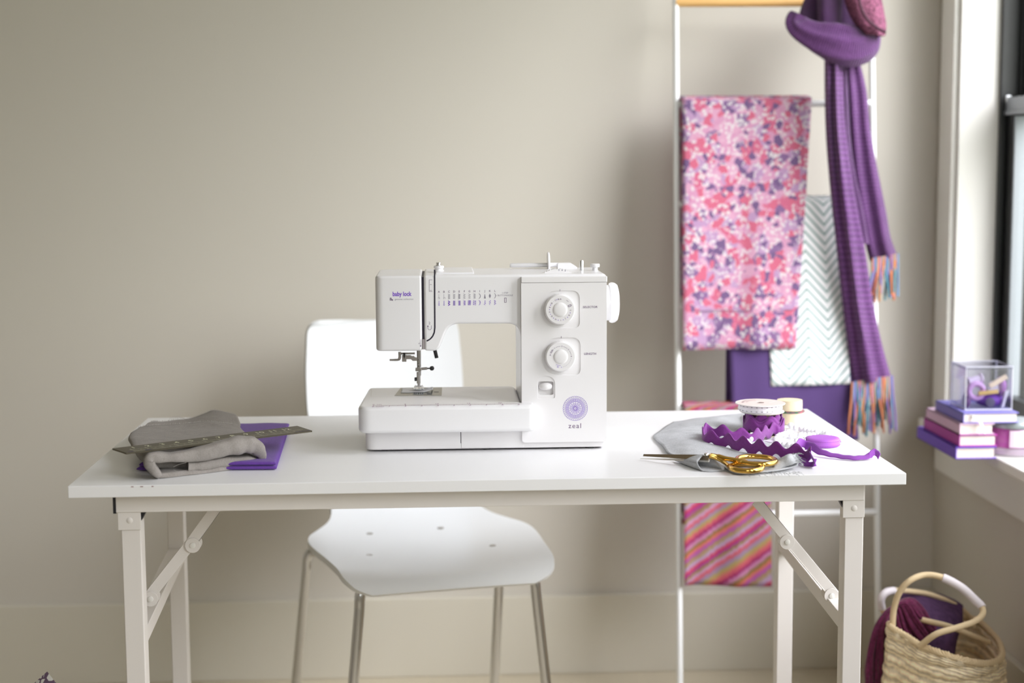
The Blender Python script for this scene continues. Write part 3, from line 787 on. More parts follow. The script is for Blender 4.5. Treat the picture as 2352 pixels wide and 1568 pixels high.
    sh = roundpoly([(-.112, 2.378), (.253, 2.378), (.253, 2.52), (-.112, 2.52)], [.014, .004, .004, .01], 6)
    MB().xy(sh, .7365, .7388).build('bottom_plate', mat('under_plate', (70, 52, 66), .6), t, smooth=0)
    # --- flat bed with overhanging front lip
    YL = 2.338
    bo = roundpoly([(-.1300, YL), (.1458, YL), (.1458, YP+.003), (.1256, YP+.003), (.1256, 2.551), (-.1222, 2.551)], [.022, .011, 0, 0, .016, .010], 10)
    MB().xy(bo, .7695, BEDZ).build('bed', M['mach'], t, smooth=25, bevel=.0065, seg=6)
    # --- needle plate
    c4 = [on(*q, 2, BEDZ+.0004) for q in ((906, 908.3), (1014.5, 907.6), (1015.7, 889.4), (920, 890.6))]
    npl = MB().prism([(p.x, p.y, BEDZ-.002) for p in c4], [(p.x, p.y, BEDZ+.0007) for p in c4]).build('needle_plate', M['steel2'], t, bevel=.0003, smooth=20)
    top = Print((0, 0, BEDZ), (1, 0, 0), (0, 1, 0), .0008)
    o2 = lambda x, y: (on(x, y, 2, BEDZ).x, on(x, y, 2, BEDZ).y)
    top.poly([o2(996.5, 901.8), o2(1007.6, 901.6), o2(1007.8, 900.2), o2(996.7, 900.4)]); top.line([o2(991.5, 908), o2(993, 898)], .0005)
    for k in range(5): top.poly([o2(951+k*4.6, 905.6), o2(953.6+k*4.6, 905.6), o2(954+k*4.6, 899), o2(951.4+k*4.6, 899)])
    top.build('plate_slots', M['slot'], npl)
    bl = MB(); c5 = [o2(948, 908), o2(991, 907.6), o2(992.5, 899), o2(949.5, 899.4)]
    bl.prism([(*q, BEDZ+.0005) for q in c5], [(*q, BEDZ+.0011) for q in c5]).build('bobbin_cover', glass_mat('clear_cover', (215, 218, 222), .3), npl, smooth=0)
    # paper scrap under the foot
    # --- needle bar, clamp, foot
    YN = 2.487
    P3 = lambda x, y, Y=YN: at(x, y, Y)
    MB().tube([P3(960.3, 800), P3(961, 850)], .0022, 16).build('needle_bar', M['steel'], t)
    MB().tube([P3(964.8, 800, YN+.006), P3(965.2, 862, YN+.006)], .0016, 12).build('presser_bar', M['chrome'], t)
    dt = MB()
    for q, r_ in (((961, 826), .0008), ((961, 834.5), .0008), ((961.3, 840.5), .0011)): dt.ball(P3(*q, YN-.0019), r_, 8)
    cl = MB().obox(P3(961, 848), (.0048, 0, 0), (0, .0042, 0), (0, 0, .0026)).build('needle_clamp', M['steel'], t, bevel=.0007)
    dtn = dt.build('clamp_holes', M['blk'], cl)
    MB().tube([P3(968, 846.8), P3(981, 845.8)], .0022, 14).build('clamp_screw', M['steel'], cl)
    kb = MB().tube([P3(981, 845.8), P3(988, 845.6)], .0012, 10); kb.ball(P3(992, 845.5), .0039, 16, (1, .6, 1)); kb.build('screw_knob', M['blk'], cl)
    MB().tube([P3(962, 851), P3(962.5, 897)], [.0009, .0005], 8).build('needle', M['chrome'], t)
    ph = MB().obox(P3(961.3, 867, YN+.004), (.0031, 0, 0), (0, .003, 0), (0, 0, .0094)).obox(P3(962, 881, YN+.003), (.0021, 0, 0), (0, .002, 0), (0, 0, .0035))
    phn = ph.build('foot_holder', M['steel'], t, bevel=.0008)
    MB().lathe(P3(957, 870.5, YN+.002), (-1, 0, 0), [(.0031, 0), (.0033, .0028), (.0025, .0036)], 16).build('thumb_screw', M['blk'], phn)
    ft = MB(); pf = lambda x, y, Y: at(x, y, Y)
    ft.prism([P3(949.6, 895.5), P3(973.5, 895), P3(973.5, 892.2), P3(949.6, 893)], [P3(951, 889, YN+.026), P3(972, 888.6, YN+.026), P3(972, 886.4, YN+.026), P3(951, 886.8, YN+.026)])
    ft.obox(P3(954, 889.5, YN+.006), (.0008, 0, 0), (0, .006, 0), (0, 0, .0034)); ft.obox(P3(969.5, 889.5, YN+.006), (.0008, 0, 0), (0, .006, 0), (0, 0, .0034))
    ft.tube([P3(952, 887, YN+.004), P3(971.6, 886.6, YN+.004)], .0011, 10)
    ft.build('presser_foot', M['chrome'], t, bevel=.0003)
    g = mat('threader_grey', (168, 162, 154), .4, metal=.2)
    th = MB(); Yt = YN-.006
    th.tube(spline([P3(895, 826.5, Yt), P3(907, 826.3, Yt), P3(915, 825.5, Yt), P3(918, 821, Yt), P3(918, 808, Yt)], 5), [.0017]*5+[.0019]*6+[.0024]*10, 10)
    th.obox(P3(928.5, 822.5, Yt), (.0036, 0, 0), (0, .003, 0), (0, 0, .0054)); th.obox(P3(938, 820, Yt+.001), (.0044, 0, 0), (0, .002, 0), (0, 0, .0032))
    th.prism([P3(942, 817, Yt), P3(951, 817, Yt), P3(953, 820, Yt), P3(959, 820.5, Yt), P3(959, 828.6, Yt), P3(948, 828.6, Yt), P3(942, 823, Yt)][::-1],
             [P3(942, 817, Yt+.003), P3(951, 817, Yt+.003), P3(953, 820, Yt+.003), P3(959, 820.5, Yt+.003), P3(959, 828.6, Yt+.003), P3(948, 828.6, Yt+.003), P3(942, 823, Yt+.003)][::-1])
    th.obox(P3(934, 811.5, Yt+.004), (.0135, 0, 0), (0, .002, 0), (0, 0, .0014))
    tho = th.build('needle_threader', g, t, bevel=.0005)
    MB().prism([P3(925.6, 810, Yt-.0035), P3(930.8, 810, Yt-.0035), P3(930.4, 818, Yt-.0035), P3(928.4, 824.5, Yt-.0035), P3(926.6, 818, Yt-.0035)][::-1],
               [P3(925.6, 810, Yt-.002), P3(930.8, 810, Yt-.002), P3(930.4, 818, Yt-.002), P3(928.4, 824.5, Yt-.002), P3(926.6, 818, Yt-.002)][::-1]).build('threader_hook', M['blk'], tho, smooth=0)
    MB().tube([P3(998.5, 803, YN+.02), P3(1003, 822, YN+.02)], .0031, 12).build('presser_lever', M['blk'], t, bevel=.0004)
    # --- dials
    for i, (cx, cy) in enumerate(((1286.6, 711), (1288, 819))):
        c = at(cx, cy, 2.352); c.y = YP+.0016
        kn = lambda a, h, r: .00025*cos(a*2*pi*30) if .004 < h < .011 and r > .02 else 0
        d = MB().lathe(c, (0, -1, 0), [(.0225, -.001), (.0236, .001), (.0242, .005), (.0240, .0098), (.0232, .0118), (.0220, .0128), (.0120, .0130)], 120, wob=kn)
        do = d.build('selector_dial' if i == 0 else 'length_dial', M['mach2'], t, smooth=35)
        MB().lathe(c, (0, -1, 0), [(.0115, .0126), (.0114, .0132), (.0106, .0140), (.0078, .0146), (.0035, .0149), (.0005, .0150)], 48).build('dial_centre', M['mach2'], do, smooth=45)
        pr_ = Print((c.x, c.y-.0130, c.z), lift=.0002); R_ = 24.2*PXM
        pp = Print((c.x, c.y-.0130, c.z), lift=.0002)
        def around(P_, s_, deg, sz, r_=R_, **k):
            a = RAD(deg); P_.text(s_, r_*cos(a), r_*sin(a), sz, rot=a-pi/2, **k)
        if i == 0:
            for s_, a in zip('ABCDEFGHIJKL', (87, 99, 116, 142, 166, 192, 218, 245, 273, 300, 327, 356)): around(pr_, s_, a, .0024, bold=.012)
            around(pr_, '/', 93, .0022)
            for a in (108, 129, 154, 179, 205, 231.5, 259, 287, 314, 342): around(pp, '-' if a == 129 else '=', a, .0022, bold=.02)
            for k, s_ in enumerate(('RESET', '-')): around(pr_, s_, 49, .0013, R_+(.0012-.002*k), wid=.9)
            a = RAD(22); u_ = Vector((cos(a), sin(a))); v_ = Vector((-sin(a), cos(a))); o_ = u_*R_*.98
            q = [o_+u_*x+v_*y for x, y in ((-.0024, -.0011), (.0024, -.0011), (.0024, .0011), (-.0024, .0011), (-.0024, -.0011))]
            pr_.line([tuple(k) for k in q], .0007)
        else:
            for s_, a in (('0', 171), ('1', 125.5), ('2', 84), ('3', 43), ('4', 2)): around(pr_, s_, a, .0024, bold=.008)
            for a, b in ((119, 91), (77, 50), (36, 9)): pr_.ring(0, 0, R_, .00035, 12, RAD(a), RAD(b))
            for k in range(15): a = RAD(-6-k*5); pr_.dot(R_*cos(a), R_*sin(a), .00028, 6)
            for a in (132, 163): pr_.ring(0, 0, R_, .0004, 3, RAD(a), RAD(a+4))
            a = RAD(149); u_ = Vector((-sin(a), cos(a))); v_ = Vector((cos(a), sin(a))); o_ = v_*R_
            q = [o_+u_*x+v_*y for x, y in ((-.0026, -.0008), (.0026, -.0008), (.0026, .0008), (-.0026, .0008), (-.0026, -.0008))]
            pr_.line([tuple(k) for k in q], .0006)
            around(pp, '+', 274, .0024, bold=.01); around(pp, 'SS', 254, .0022, bold=.01); pp.ring(0, 0, R_*.86, .0004, 8, RAD(238), RAD(270))
            around(pp, '-', 240, .002)
        pr_.build('dial_lettering', M['inkd'], do); pp.build('dial_marks', M['inkp'], do)
    # --- reverse lever
    c = at(1253.5, 888, YP); c.y = YP+.0045
    MB().ball(c, 1, 28, (.0108, .0072, .0064)).build('reverse_lever', M['mach2'], t, smooth=80)
    # --- hand wheel
    hw = MB().lathe((.2600, 2.445, .9605), (1, 0, 0), [(.0285, 0), (.0288, .0128), (.0315, .0132), (.0328, .0158), (.0328, .0185), (.0318, .0220), (.0290, .0255), (.022, .0275), (.008, .0282), (.0005, .0283)], 64)
    hw.build('hand_wheel', M['mach'], t, smooth=35)
    # --- top fittings
    def box_on_top(x0, x1, y0, y1, z1, name, m_=None, b_=.0012, par=t):
        return MB().box(x0, x1, y0, y1, TOPZ-.003, z1).build(name, m_ or M['mach'], par, bevel=b_, smooth=25)
    xa = at(1001, 617, 2.45).x; xb = at(1087, 617, 2.45).x
    MB().xz(roundpoly([(xa, TOPZ-.003), (xb, TOPZ-.003), (xb, TOPZ+.0022), (xa, TOPZ+.0022)], [0, 0, .0022, 0]), 2.40, 2.529).build('top_cover', M['mach'], t, bevel=.0008)
    p = at(1008, 620, 2.44)
    g1 = MB().lathe((p.x, 2.44, TOPZ+.0015), (0, 0, 1), [(.0078, -.001), (.0078, .002), (.0066, .0028), (.0066, .0046), (.0081, .0056), (.0081, .0082), (.0070, .0092)], 36).build('thread_guide', M['mach'], t)
    MB().lathe((p.x-.0006, 2.438, TOPZ+.0105), (0, 0, 1), [(.0030, 0), (.0042, .0006), (.0042, .0018), (.0026, .0022), (.0026, .0034), (.0040, .0040), (.0034, .0052), (.0008, .0056)], 24).build('guide_screw', M['chrome'], g1)
    p = at(1336, 605, 2.46)
    MB().lathe((p.x, 2.46, TOPZ-.001), (0, 0, 1), [(.0036, 0), (.0036, .0012), (.0030, .0014), (.0030, .0155), (.0026, .0168), (.001, .0170)], 24).build('winder_spindle', M['chrome'], t)
    p = at(1366.5, 605, 2.45)
    MB().lathe((p.x, 2.45, TOPZ-.001), (0, 0, 1), [(.0052, 0), (.0044, .001), (.0042, .0062), (.0072, .0066), (.0076, .0074), (.0076, .0110), (.0068, .0118), (.001, .0119)], 28).build('winder_stop', M['mach'], t)
    a, b = at(1171, 609.5, 2.505), at(1284, 608, 2.505)
    sp_ = MB().tube([a, a*.97+b*.03, b], [.0026, .0036, .0036], 18).build('spool_pin', M['mach'], t, bevel=.0006)
    c = at(1260.5, 602, 2.500)
    MB().lathe((c.x-.002, 2.505, c.z-.0008), (1, 0, 0), [(.0168, 0), (.0172, .0012), (.0168, .0030), (.015, .0036), (.004, .0040)], 40).build('spool_cap', M['mach'], sp_)
    qa = [fa(x, y, 2.50) for x, y in ((1280, 618), (1325, 618), (1325, 613), (1310, 603.5), (1281, 604))]
    MB().xz(qa, 2.496, 2.512).build('pin_bracket', M['mach'], sp_, bevel=.0008)
    c = at(1281, 617.5, 2.398); R_ = .043
    kn2 = lambda a, h, r: .0005*(1 if cos(a*2*pi*64) > 0 else -1)
    td = MB().lathe((c.x, 2.396, c.z-R_+.0004), (0, 1, 0), [(R_, 0), (R_, .009)], 256, wob=kn2).build('tension_dial', M['mach2'], t, smooth=20)
    tp = Print((0, 2.396, 0), lift=.0003)
    for s_, x, y in (('5', 1283.8, 620.0), ('4', 1291, 620.6), ('3', 1298.2, 621.6)):
        q = at(x, y, 2.396); tp.text(s_, q.x, q.z, .0026, bold=.01)
    tp.build('tension_numbers', mat('ink_blue', (70, 76, 110), .5), td)
    wp = Print((0, 0, TOPZ), (1, 0, 0), (0, 1, 0), .0002)
    for k in range(9):
        x = at(1317+k*7.5, 618, 2.40).x
        wp.line([(x, 2.392+(k % 2)*.006), (x+.0034, 2.392+(k % 2)*.006)], .0014)
    wp.build('winder_symbols', M['inkg'], body)
    # --- printing on the front
    ink, arr, hook, win, btn, sub, pur, col_, gry, stp, psy = (Print((0, YA, 0)) for _ in range(11)); slot = Print((0, YA, 0), lift=.00025)
    q = fa(923, 675.2); pur.text('baby lock', *q, .0068, wid=.80, bold=.030, spacing=1.0)
    q = fa(897.5, 687); sub.text('B', *q, .0042, rot=-.15, bold=.02); q = fa(901, 688); sub.text('e', *q, .0036, bold=.02)
    q = fa(928.2, 687); col_.text('genuine collection', *q, .0026, wid=.96, spacing=1.12)
    def pl2(P_, pts, w): P_.line([fa(*k) for k in pts], w*PXM)
    pl2(arr, [(966.0, 779.5), (966.2, 794)], .8); arr.poly([fa(964.5, 793), fa(966.3, 797), fa(968.2, 793)][::-1])
    q = fa(962.6, 788.8); arr.text('4', *q, .0028)
    slot.line([fa(*k) for k in [(998.2, 619), (998.4, 690), (998.8, 752), (997.6, 763), (993.8, 772), (988, 778.5), (980, 783)]], .0022)
    q = fa(986.4, 742); hook.text('2', *q, .0040)
    pl2(hook, [(990.8, 747), (990.8, 753)]+[(986.8+4*cos(a/8*pi), 753+4.4*sin(a/8*pi)) for a in range(9)]+[(982.8, 753), (982.8, 748.6)], .8)
    hook.poly([fa(980.9, 750), fa(982.8, 746.4), fa(984.7, 750)])
    pl2(win, [(993, 642.4), (986, 642.4), (986, 669), (993, 669)], .7)
    for y, s_ in ((653.5, '3'), (666.6, '5')):
        q = fa(989.8, y); win.text(s_, *q, .0026, rot=pi/2)
    # stitch chart
    zz = lambda cx, y0, y1, n, w: [(cx+(w if k % 2 else -w), y0+(y1-y0)*k/n) for k in range(n+1)]
    for k, s_ in enumerate('ABCDEFGHIJKL'):
        x = 1008+k*11.72; dy = -k*.2; y1, y2 = 675.6+dy, 687+dy; z1_, z2_ = 691+dy, 702+dy
        q = fa(x, 670.2+dy); ink.text(s_, *q, .0031, bold=.008)
        G = lambda pts, w=.75: pl2(gry, pts, w); U = lambda pts, w=.8: pl2(psy, pts, w)
        if k < 2:
            G([(x, y1), (x, y2)], .5); G([(x-2.4, y2-2.4), (x-1.2, y2-4), (x+1.4, y2-4), (x+2.6, y2-2.4), (x, y2-1)] if k == 0 else [(x-1.8, y2-2.5), (x+2, y2-4), (x+3.6, y2-2.4), (x+2, y2-1)], .5)
            U([(x+.3, z1_), (x+.3, z1_+2.2)], 1.3); U([(x+.3, z1_+3.4), (x+.3, z1_+6.6)], 1.6); U([(x+.3, z1_+7.8), (x+.3, z2_)], 1.3); U([(x-2, z2_-2.6), (x+2.6, z2_-2.6)], .6)
        elif k == 8:
            G([(x-1.6, y1), (x+1, y1+2.6), (x+1.9, y1+5.7), (x+1, y1+8.8), (x-1.6, y2)], 1.3); U([(x-2, z1_), (x+1.6, z1_+2.5), (x-.2, z1_+4), (x+2.4, z1_+5.6), (x-.2, z1_+7.4), (x+1.2, z1_+9), (x-2, z2_)], .9)
        elif k == 9:
            gry.poly([fa(x, y1), fa(x-2, y2), fa(x+2.4, y2)]); U([(x, z1_), (x+1.4, z1_+3), (x-.8, z1_+4.6), (x+2.4, z1_+7), (x-2, z1_+9), (x+1, z2_)], .8)
        elif k == 10:
            gry.poly([fa(x, y1), fa(x-2.4, (y1+y2)/2), fa(x, y2), fa(x+2.4, (y1+y2)/2)]); U([(x, z1_), (x+1.8, z1_+2), (x-1.8, z1_+4), (x+2, z1_+6), (x-1.6, z1_+8), (x+.4, z2_)], .8)
        elif k == 11:
            G([(x-1.4, y1), (x+1.2, y1+2.4), (x+.3, y1+4), (x+3, y1+5.4), (x+.3, y1+7.4), (x+1, y1+9), (x-1.4, y2)], 1.0); U([(x-2, z1_), (x+1.8, z1_+2.5), (x-.4, z1_+5), (x+2, z1_+8), (x-2, z2_)], .8); U([(x-1, z1_+1), (x-1, z2_-1)], .5)
        else:
            n_ = {2: 8, 3: 7, 4: 8, 5: 6, 6: 6, 7: 8}[k]
            G(zz(x, y1, y2, n_, 2.4), 1.0 if k == 4 else .7)
            if k == 2: U(zz(x, z1_, z2_, 4, 2.2), 1.8)
            elif k == 3: U(zz(x, z1_, z2_, 7, 2.4), .6); U(zz(x, z1_, z2_, 7, -2.4), .6)
            elif k in (4, 5): U(zz(x, z1_, z2_, n_, 2.2), .9); U([(x+1.9, z1_), (x+1.9, z2_)], 1.1 if k == 4 else .6)
            elif k == 6:
                for j in range(4): U([(x-2.6, z1_+j*3), (x+2.8-j*.3, z1_+j*2)] , .6); U([(x-2.6+j*1.8, z1_), (x-3+j*1.8, z2_)], .9)
            elif k == 7: U([(x-2.6, z1_), (x-2.6, z2_)], .7); U([(x+2.6, z1_), (x+2.6, z2_)], .7); U(zz(x, z1_, z2_, 5, 2.4), .7)
    q = fa(1160, 672.6); stp.text('1-STEP', *q, .0025, wid=1.0); q = fa(1160.4, 678.2); stp.text('BUTTONHOLE', *q, .0025, wid=1.04)
    pl2(btn, [(1158.6, 684), (1158.6, 694.2), (1162.8, 694.2), (1162.8, 684), (1158.6, 684)], 1.0)
    ink.build('stitch_letters', M['inkd'], body); pur.build('brand_lettering', M['inkp'], fc); sub.build('script_lettering', M['inkd'], fc); col_.build('collection_lettering', M['inkg'], fc)
    arr.build('thread_arrow', M['inkd'], fc); hook.build('take_up_arrow', M['inkd'], body); win.build('lever_scale', M['inkd'], body); btn.build('buttonhole_symbol', M['inkd'], body); stp.build('buttonhole_lettering', M['inkg'], body)
    gry.build('stitch_symbols', M['inkg'], body); psy.build('stitch_symbols', M['inkp'], body); slot.build('thread_channel', M['slot'], body)
    fp = lambda x, y: (at(x, y, YP).x, at(x, y, YP).z)
    ink2, ln_, ze, tk1, tk2 = (Print((0, YP, 0)) for _ in range(5)); pur2 = Print((0, YP, 0))
    ink2.text('SELECTOR', *fp(1355.6, 705), .0034, wid=1.0, spacing=1.05, bold=.008); ln_.text('LENGTH', *fp(1355.4, 812.4), .0035, wid=1.0, spacing=1.05, bold=.012)
    for tk, x, y in ((tk1, 1286.2, 666.4), (tk2, 1289.3, 774)): tk.line([fp(x, y-2.2), fp(x, y+2.4)], .0006)
    ze.text('zeal', *fp(1320.6, 978), .0080, wid=1.0, spacing=1.22)
    mx, mz = fp(1321.3, 937.6); p_ = PXM
    for r_, w_ in ((24.6, .55), (22.6, .35), (22.0, .35), (15.6, .55), (16.4, .35), (3.4, .7), (1.5, .6)): pur2.ring(mx, mz, r_*p_, w_*p_, 56)
    for k in range(38):                                     # scalloped rim
        a = 2*pi*k/38; cx, cz = mx+26.6*p_*cos(a), mz+26.6*p_*sin(a); pur2.ring(cx, cz, 2.3*p_, .65*p_, 8, a-pi*.6, a+pi*.6)
    for k in range(50):
        a = 2*pi*k/50; pur2.line([(mx+17*p_*cos(a), mz+17*p_*sin(a)), (mx+21.6*p_*cos(a), mz+21.6*p_*sin(a))], .95*p_)
    for k in range(16):
        a = 2*pi*(k+.3)/16; u_ = Vector((cos(a), sin(a))); v_ = Vector((-sin(a), cos(a))); o_ = Vector((mx, mz))
        pts = [o_+u_*x*p_+v_*y*p_ for x, y in ((3.6, 0), (7, -1.1), (10.6, -1.5), (12, 0), (10.6, 1.5), (7, 1.1), (3.6, 0))]
        pur2.line([tuple(q) for q in pts], .55*p_)
        b_ = a+pi/16; pur2.dot(mx+13*p_*cos(b_), mz+13*p_*sin(b_), .95*p_)
    ink2.build('selector_lettering', M['inkd'], panel); ln_.build('length_lettering', M['inkd'], panel); ze.build('model_lettering', M['inkd'], panel); tk1.build('dial_pointer', M['inkd'], panel); tk2.build('dial_pointer', M['inkd'], panel); pur2.build('mandala_emblem', M['inkp'], panel)
    # --- ruler printed on the bed
    Yr = 2.3495; rl = Print((0, Yr, BEDZ), (1, 0, 0), (0, 1, 0), .0002); x0 = on(857, 934, 2, BEDZ).x; inch = .0251
    rl.line([(x0, 0), (x0+9*inch+.0005, 0)], .0011)
    for k in range(19): rl.line([(x0+k*inch/2, 0), (x0+k*inch/2, -.005 if k % 2 == 0 else -.0028)], .0006)
    for k in range(24): rl.line([(x0+k*inch/2.54, 0), (x0+k*inch/2.54, .0048 if k % 5 == 0 else .0024)], .0005)
    for k in range(10): rl.text(str(k), x0+k*inch-.0003, -.0095, .0075, wid=.62)
    for k in range(0, 21, 5): rl.text(str(k), x0+k*inch/2.54-.0003, .0105, .0075, wid=.62)
    rl.text('CM', x0+.0085, .0105, .0062, wid=.6); rl.text('INCH', x0+.0105, -.0095, .0062, wid=.6)
    rl.build('printed_ruler', M['inkr'], [c for c in t.children if c.name.startswith('bed')][0])
    sm = Print((0, 0, BEDZ), (1, 0, 0), (0, 1, 0), .00015)
    sm.line([o2(853, 893), o2(852, 911), o2(1054, 909.5)]+[tuple(v[:2]) for v in spline([(*o2(1054, 909.5), 0), (*o2(1085, 912), 0), (*o2(1110, 920), 0), (*o2(1140, 923), 0), (*o2(1192, 922), 0)], 5)], .0007)
    sm.build('bed_seam', mat('seam_pale', (206, 202, 198), .4), [c for c in t.children if c.name.startswith('bed')][0])
    # scrap of white cloth under the presser foot: a thing of its own
    net = [[on(x, y, 2, BEDZ+.0016+z) for (x, y, z) in row] for row in (
        ((920.5, 901, 0), (938, 901, 0), (955, 900, 0), (972, 900, 0), (985, 897, .0012), (994, 894, .0035)),
        ((922, 896, 0), (939, 896, 0), (956, 896, 0), (973, 895, .0002), (985, 892, .004), (994.5, 889, .006)),
        ((923, 891.5, 0), (940, 891.5, 0), (957, 891.5, 0), (973, 891, .0006), (984, 890, .006), (994.8, 888, .0015)))]
    s_ = MB().grid(surf(net, 4, 4)).build('cloth_scrap', mat('white_scrap', (240, 240, 242), .8), smooth=80, solid=.0005)
    tag(s_, 'small white cloth scrap clamped under the presser foot', 'fabric scrap')
make_machine()

# ================================================================== CLOTH, RULER (left end of the table)
M['pviolet'] = mat('violet_cotton', (106, 66, 158), .85, spec=.15, sheen=.15, bump=(900, .5), var=(260, .08))
M['linen'] = mat('grey_linen', (146, 140, 135), .9, spec=.12, sheen=.1, bump=(520, .22, 'weave'), var=(55, .07))
M['linen2'] = mat('pale_grey_linen', (182, 183, 186), .9, spec=.12, bump=(520, .25, 'weave'), var=(45, .09))
M['fray'] = mat('frayed_thread', (186, 180, 176), .9)
def violet():
    mb = MB(); z = TZ+.0004; n = 26
    for k, th in enumerate((.0058, .0062)):
        A, B, C_, D = Vector((-.4520+.004*k, 2.2440)), Vector((-.2445-.001*k, 2.2345+.002*k)), Vector((-.2600, 2.590)), Vector((-.430, 2.600))
        for sgn in (1, -1):
            net = []
            for j in range(n+1):
                v = j/n; v = .5-.5*cos(pi*v); row = []
                for i in range(n+1):
                    u = .5-.5*cos(pi*i/n)
                    p = (A*(1-u)+B*u)*(1-v)+(D*(1-u)+C_*u)*v
                    e = min(u, 1-u)*.20; f = min(v, 1-v)*.35; d = min(e, f)
                    h = th/2*min(1, (d/.004)**.5 if d > 0 else 0)
                    w_ = .0010*noise.noise(Vector((p.x*22, p.y*22, k)))*(1 if sgn > 0 and k else 0)
                    row.append(Vector((p.x, p.y, z+th/2+sgn*h+max(w_, -.0005))))
                net.append(row)
            mb.grid(net)
        z += th+.0002
    o = mb.build('folded_cloth', M['pviolet'], smooth=70)
    tag(o, 'violet folded cotton cloth lying flat under the grey linen', 'cloth')
violet()
YF = lambda x: 2.189+(x-370)/230*.081
def grey_bundle():
    t = thing('folded_linen', 'grey folded linen with frayed edges heaped at the left end of the table', 'cloth', (-.34, 2.3, TZ+.002))
    def layer(pts, depth, name, puff=.006, fwd=0.0, n=6):
        """one puffy fold: outline in the sloping front plane, swept back; front edge rounded over"""
        o = [(a, b) for a, b in pts]
        P = spline([at(a, b, YF(a)-fwd) for a, b in o], n, closed=True)
        c = sum(P, Vector())/len(P); d = Vector((-.25, .97, 0)).normalized()
        rr = []
        for s_, ins in ((0.0, .62), (.0012, .80), (.003, .92), (.006, .985), (.010, 1.0), (.02, 1.0)):
            q = []
            for i, p in enumerate(P):
                a = P[i-1]; b = P[(i+1) % len(P)]; tg = (b-a).normalized(); nr = tg.cross(Vector((0, 1, 0))).normalized()
                if nr.dot(p-c) < 0 and name != 'outer_fold': nr = -nr
                q.append((p, nr, s_, ins))
            rr.append(q)
        return P, d
    def fold(pts, th, y_off, depth, name, seed=0, rows=12):
        """thick soft cloth edge that follows a path: path of the fold centre in the front plane, th = half thickness"""
        P = spline([at(a, b, YF(a)+y_off) for a, b in pts], 8); R_ = []
        T = th if isinstance(th, list) else [th]*len(pts)
        ts = [v.x for v in spline([(q, 0, 0) for q in T], 8)]
        d = Vector((-.22, .975, 0)).normalized(); L_ = len(P)
        for i, p in enumerate(P):
            a = P[max(i-1, 0)]; b = P[min(i+1, L_-1)]; tg = (b-a).normalized(); nr = d.cross(tg).normalized()
            h = ts[i]*(1+.26*noise.noise(Vector((i*.16, seed, 0)))); row = []
            for k in range(9):                                   # half-round nose facing the camera
                an = -pi/2+pi*k/8
                q_ = p+nr*(h*sin(an)*(1+.06*cos(an)))-d*(h*.95*cos(an)**.55)
                row.append(q_+noise.noise_vector(q_*70+Vector((seed, 0, 0)))*.0011+noise.noise_vector(q_*28)*.0016)
            top = p+nr*h; bot = p-nr*h
            back_t = [top+d*(depth*q)+Vector((0, 0, .0015*noise.noise(Vector((i*.1, q*4, seed))))) for q in (.15, .4, .7, 1)]
            back_b = [bot+d*(depth*q) for q in (1, .7, .4, .15)]
            R_.append(back_b+row+back_t)
        for r in R_:
            for p in r: p.z = max(p.z, TZ+.0006)
        mb = MB(); mb.grid(R_)
        # close the two ends
        for r in (R_[0], R_[-1]):
            mb.add(r, [tuple(range(len(r)))])
        return mb.build(name, M['linen'], t, smooth=60)
    fold([(604, 1068), (560, 1076), (500, 1081.5), (440, 1088), (385, 1092), (366, 1091)], [.0026, .0044, .0056, .0060, .0052, .003], 0, .10, 'bottom_fold', 1)
    fold([(603, 1059), (575, 1056.5), (540, 1058.5), (500, 1063), (460, 1067.5), (431, 1071)], [.0030, .0060, .0068, .0070, .0072, .0072], .002, .10, 'inner_fold', 2)
    fold([(369, 1094), (352, 1079), (343, 1062), (350, 1052), (380, 1051), (420, 1049), (470, 1040), (520, 1029), (560, 1021), (586, 1025), (599, 1038), (605, 1052), (606, 1062)],
         [.0034, .0076, .0084, .0076, .0070, .0078, .0100, .0118, .0126, .0112, .0080, .0050, .0026], -.003, .012, 'outer_fold', 3)
    bw = [[at(x, y, YF(x)+.028) for x in (346, 400, 460, 520, 575, 596)] for y in (1028, 1052, 1074)]
    MB().grid(surf(bw, 3, 3)).build('inner_layer', M['linen'], t, smooth=80, solid=.0015)
    # top sheet running back from the ridge, with its sides dropping to the table
    def N(rows):
        return [[at(x, y, Y) for x, y, Y in r] for r in rows]
    front = N([[(330, 1060, 2.225), (338, 1047, 2.215), (400, 1044, 2.225), (480, 1028, 2.25), (545, 1010, 2.275), (590, 1013, 2.29), (604, 1030, 2.285)],
               [(318, 1050, 2.265), (316, 1033, 2.26), (390, 1026, 2.27), (470, 1014, 2.30), (530, 1004, 2.325), (572, 1004, 2.335), (590, 1018, 2.33)],
               [(309, 1030, 2.345), (301, 1006, 2.35), (380, 1002, 2.37), (460, 995, 2.395), (520, 990, 2.41), (558, 992, 2.415), (572, 1005, 2.41)],
               [(312, 1012, 2.40), (304, 993, 2.41), (380, 988, 2.43), (460, 983, 2.45), (515, 980, 2.46), (550, 985, 2.465), (564, 998, 2.46)],
               [(325, 995, 2.44), (322, 980, 2.46), (380, 976.5, 2.475), (432, 973.5, 2.48), (470, 970.5, 2.485), (510, 973, 2.49), (549, 977.5, 2.49)]])
    g = surf(front, 6, 6); g = ripple(g, .0016, 26, 3)
    MB().grid(g).build('top_sheet', M['linen'], t, smooth=80, solid=.0012)
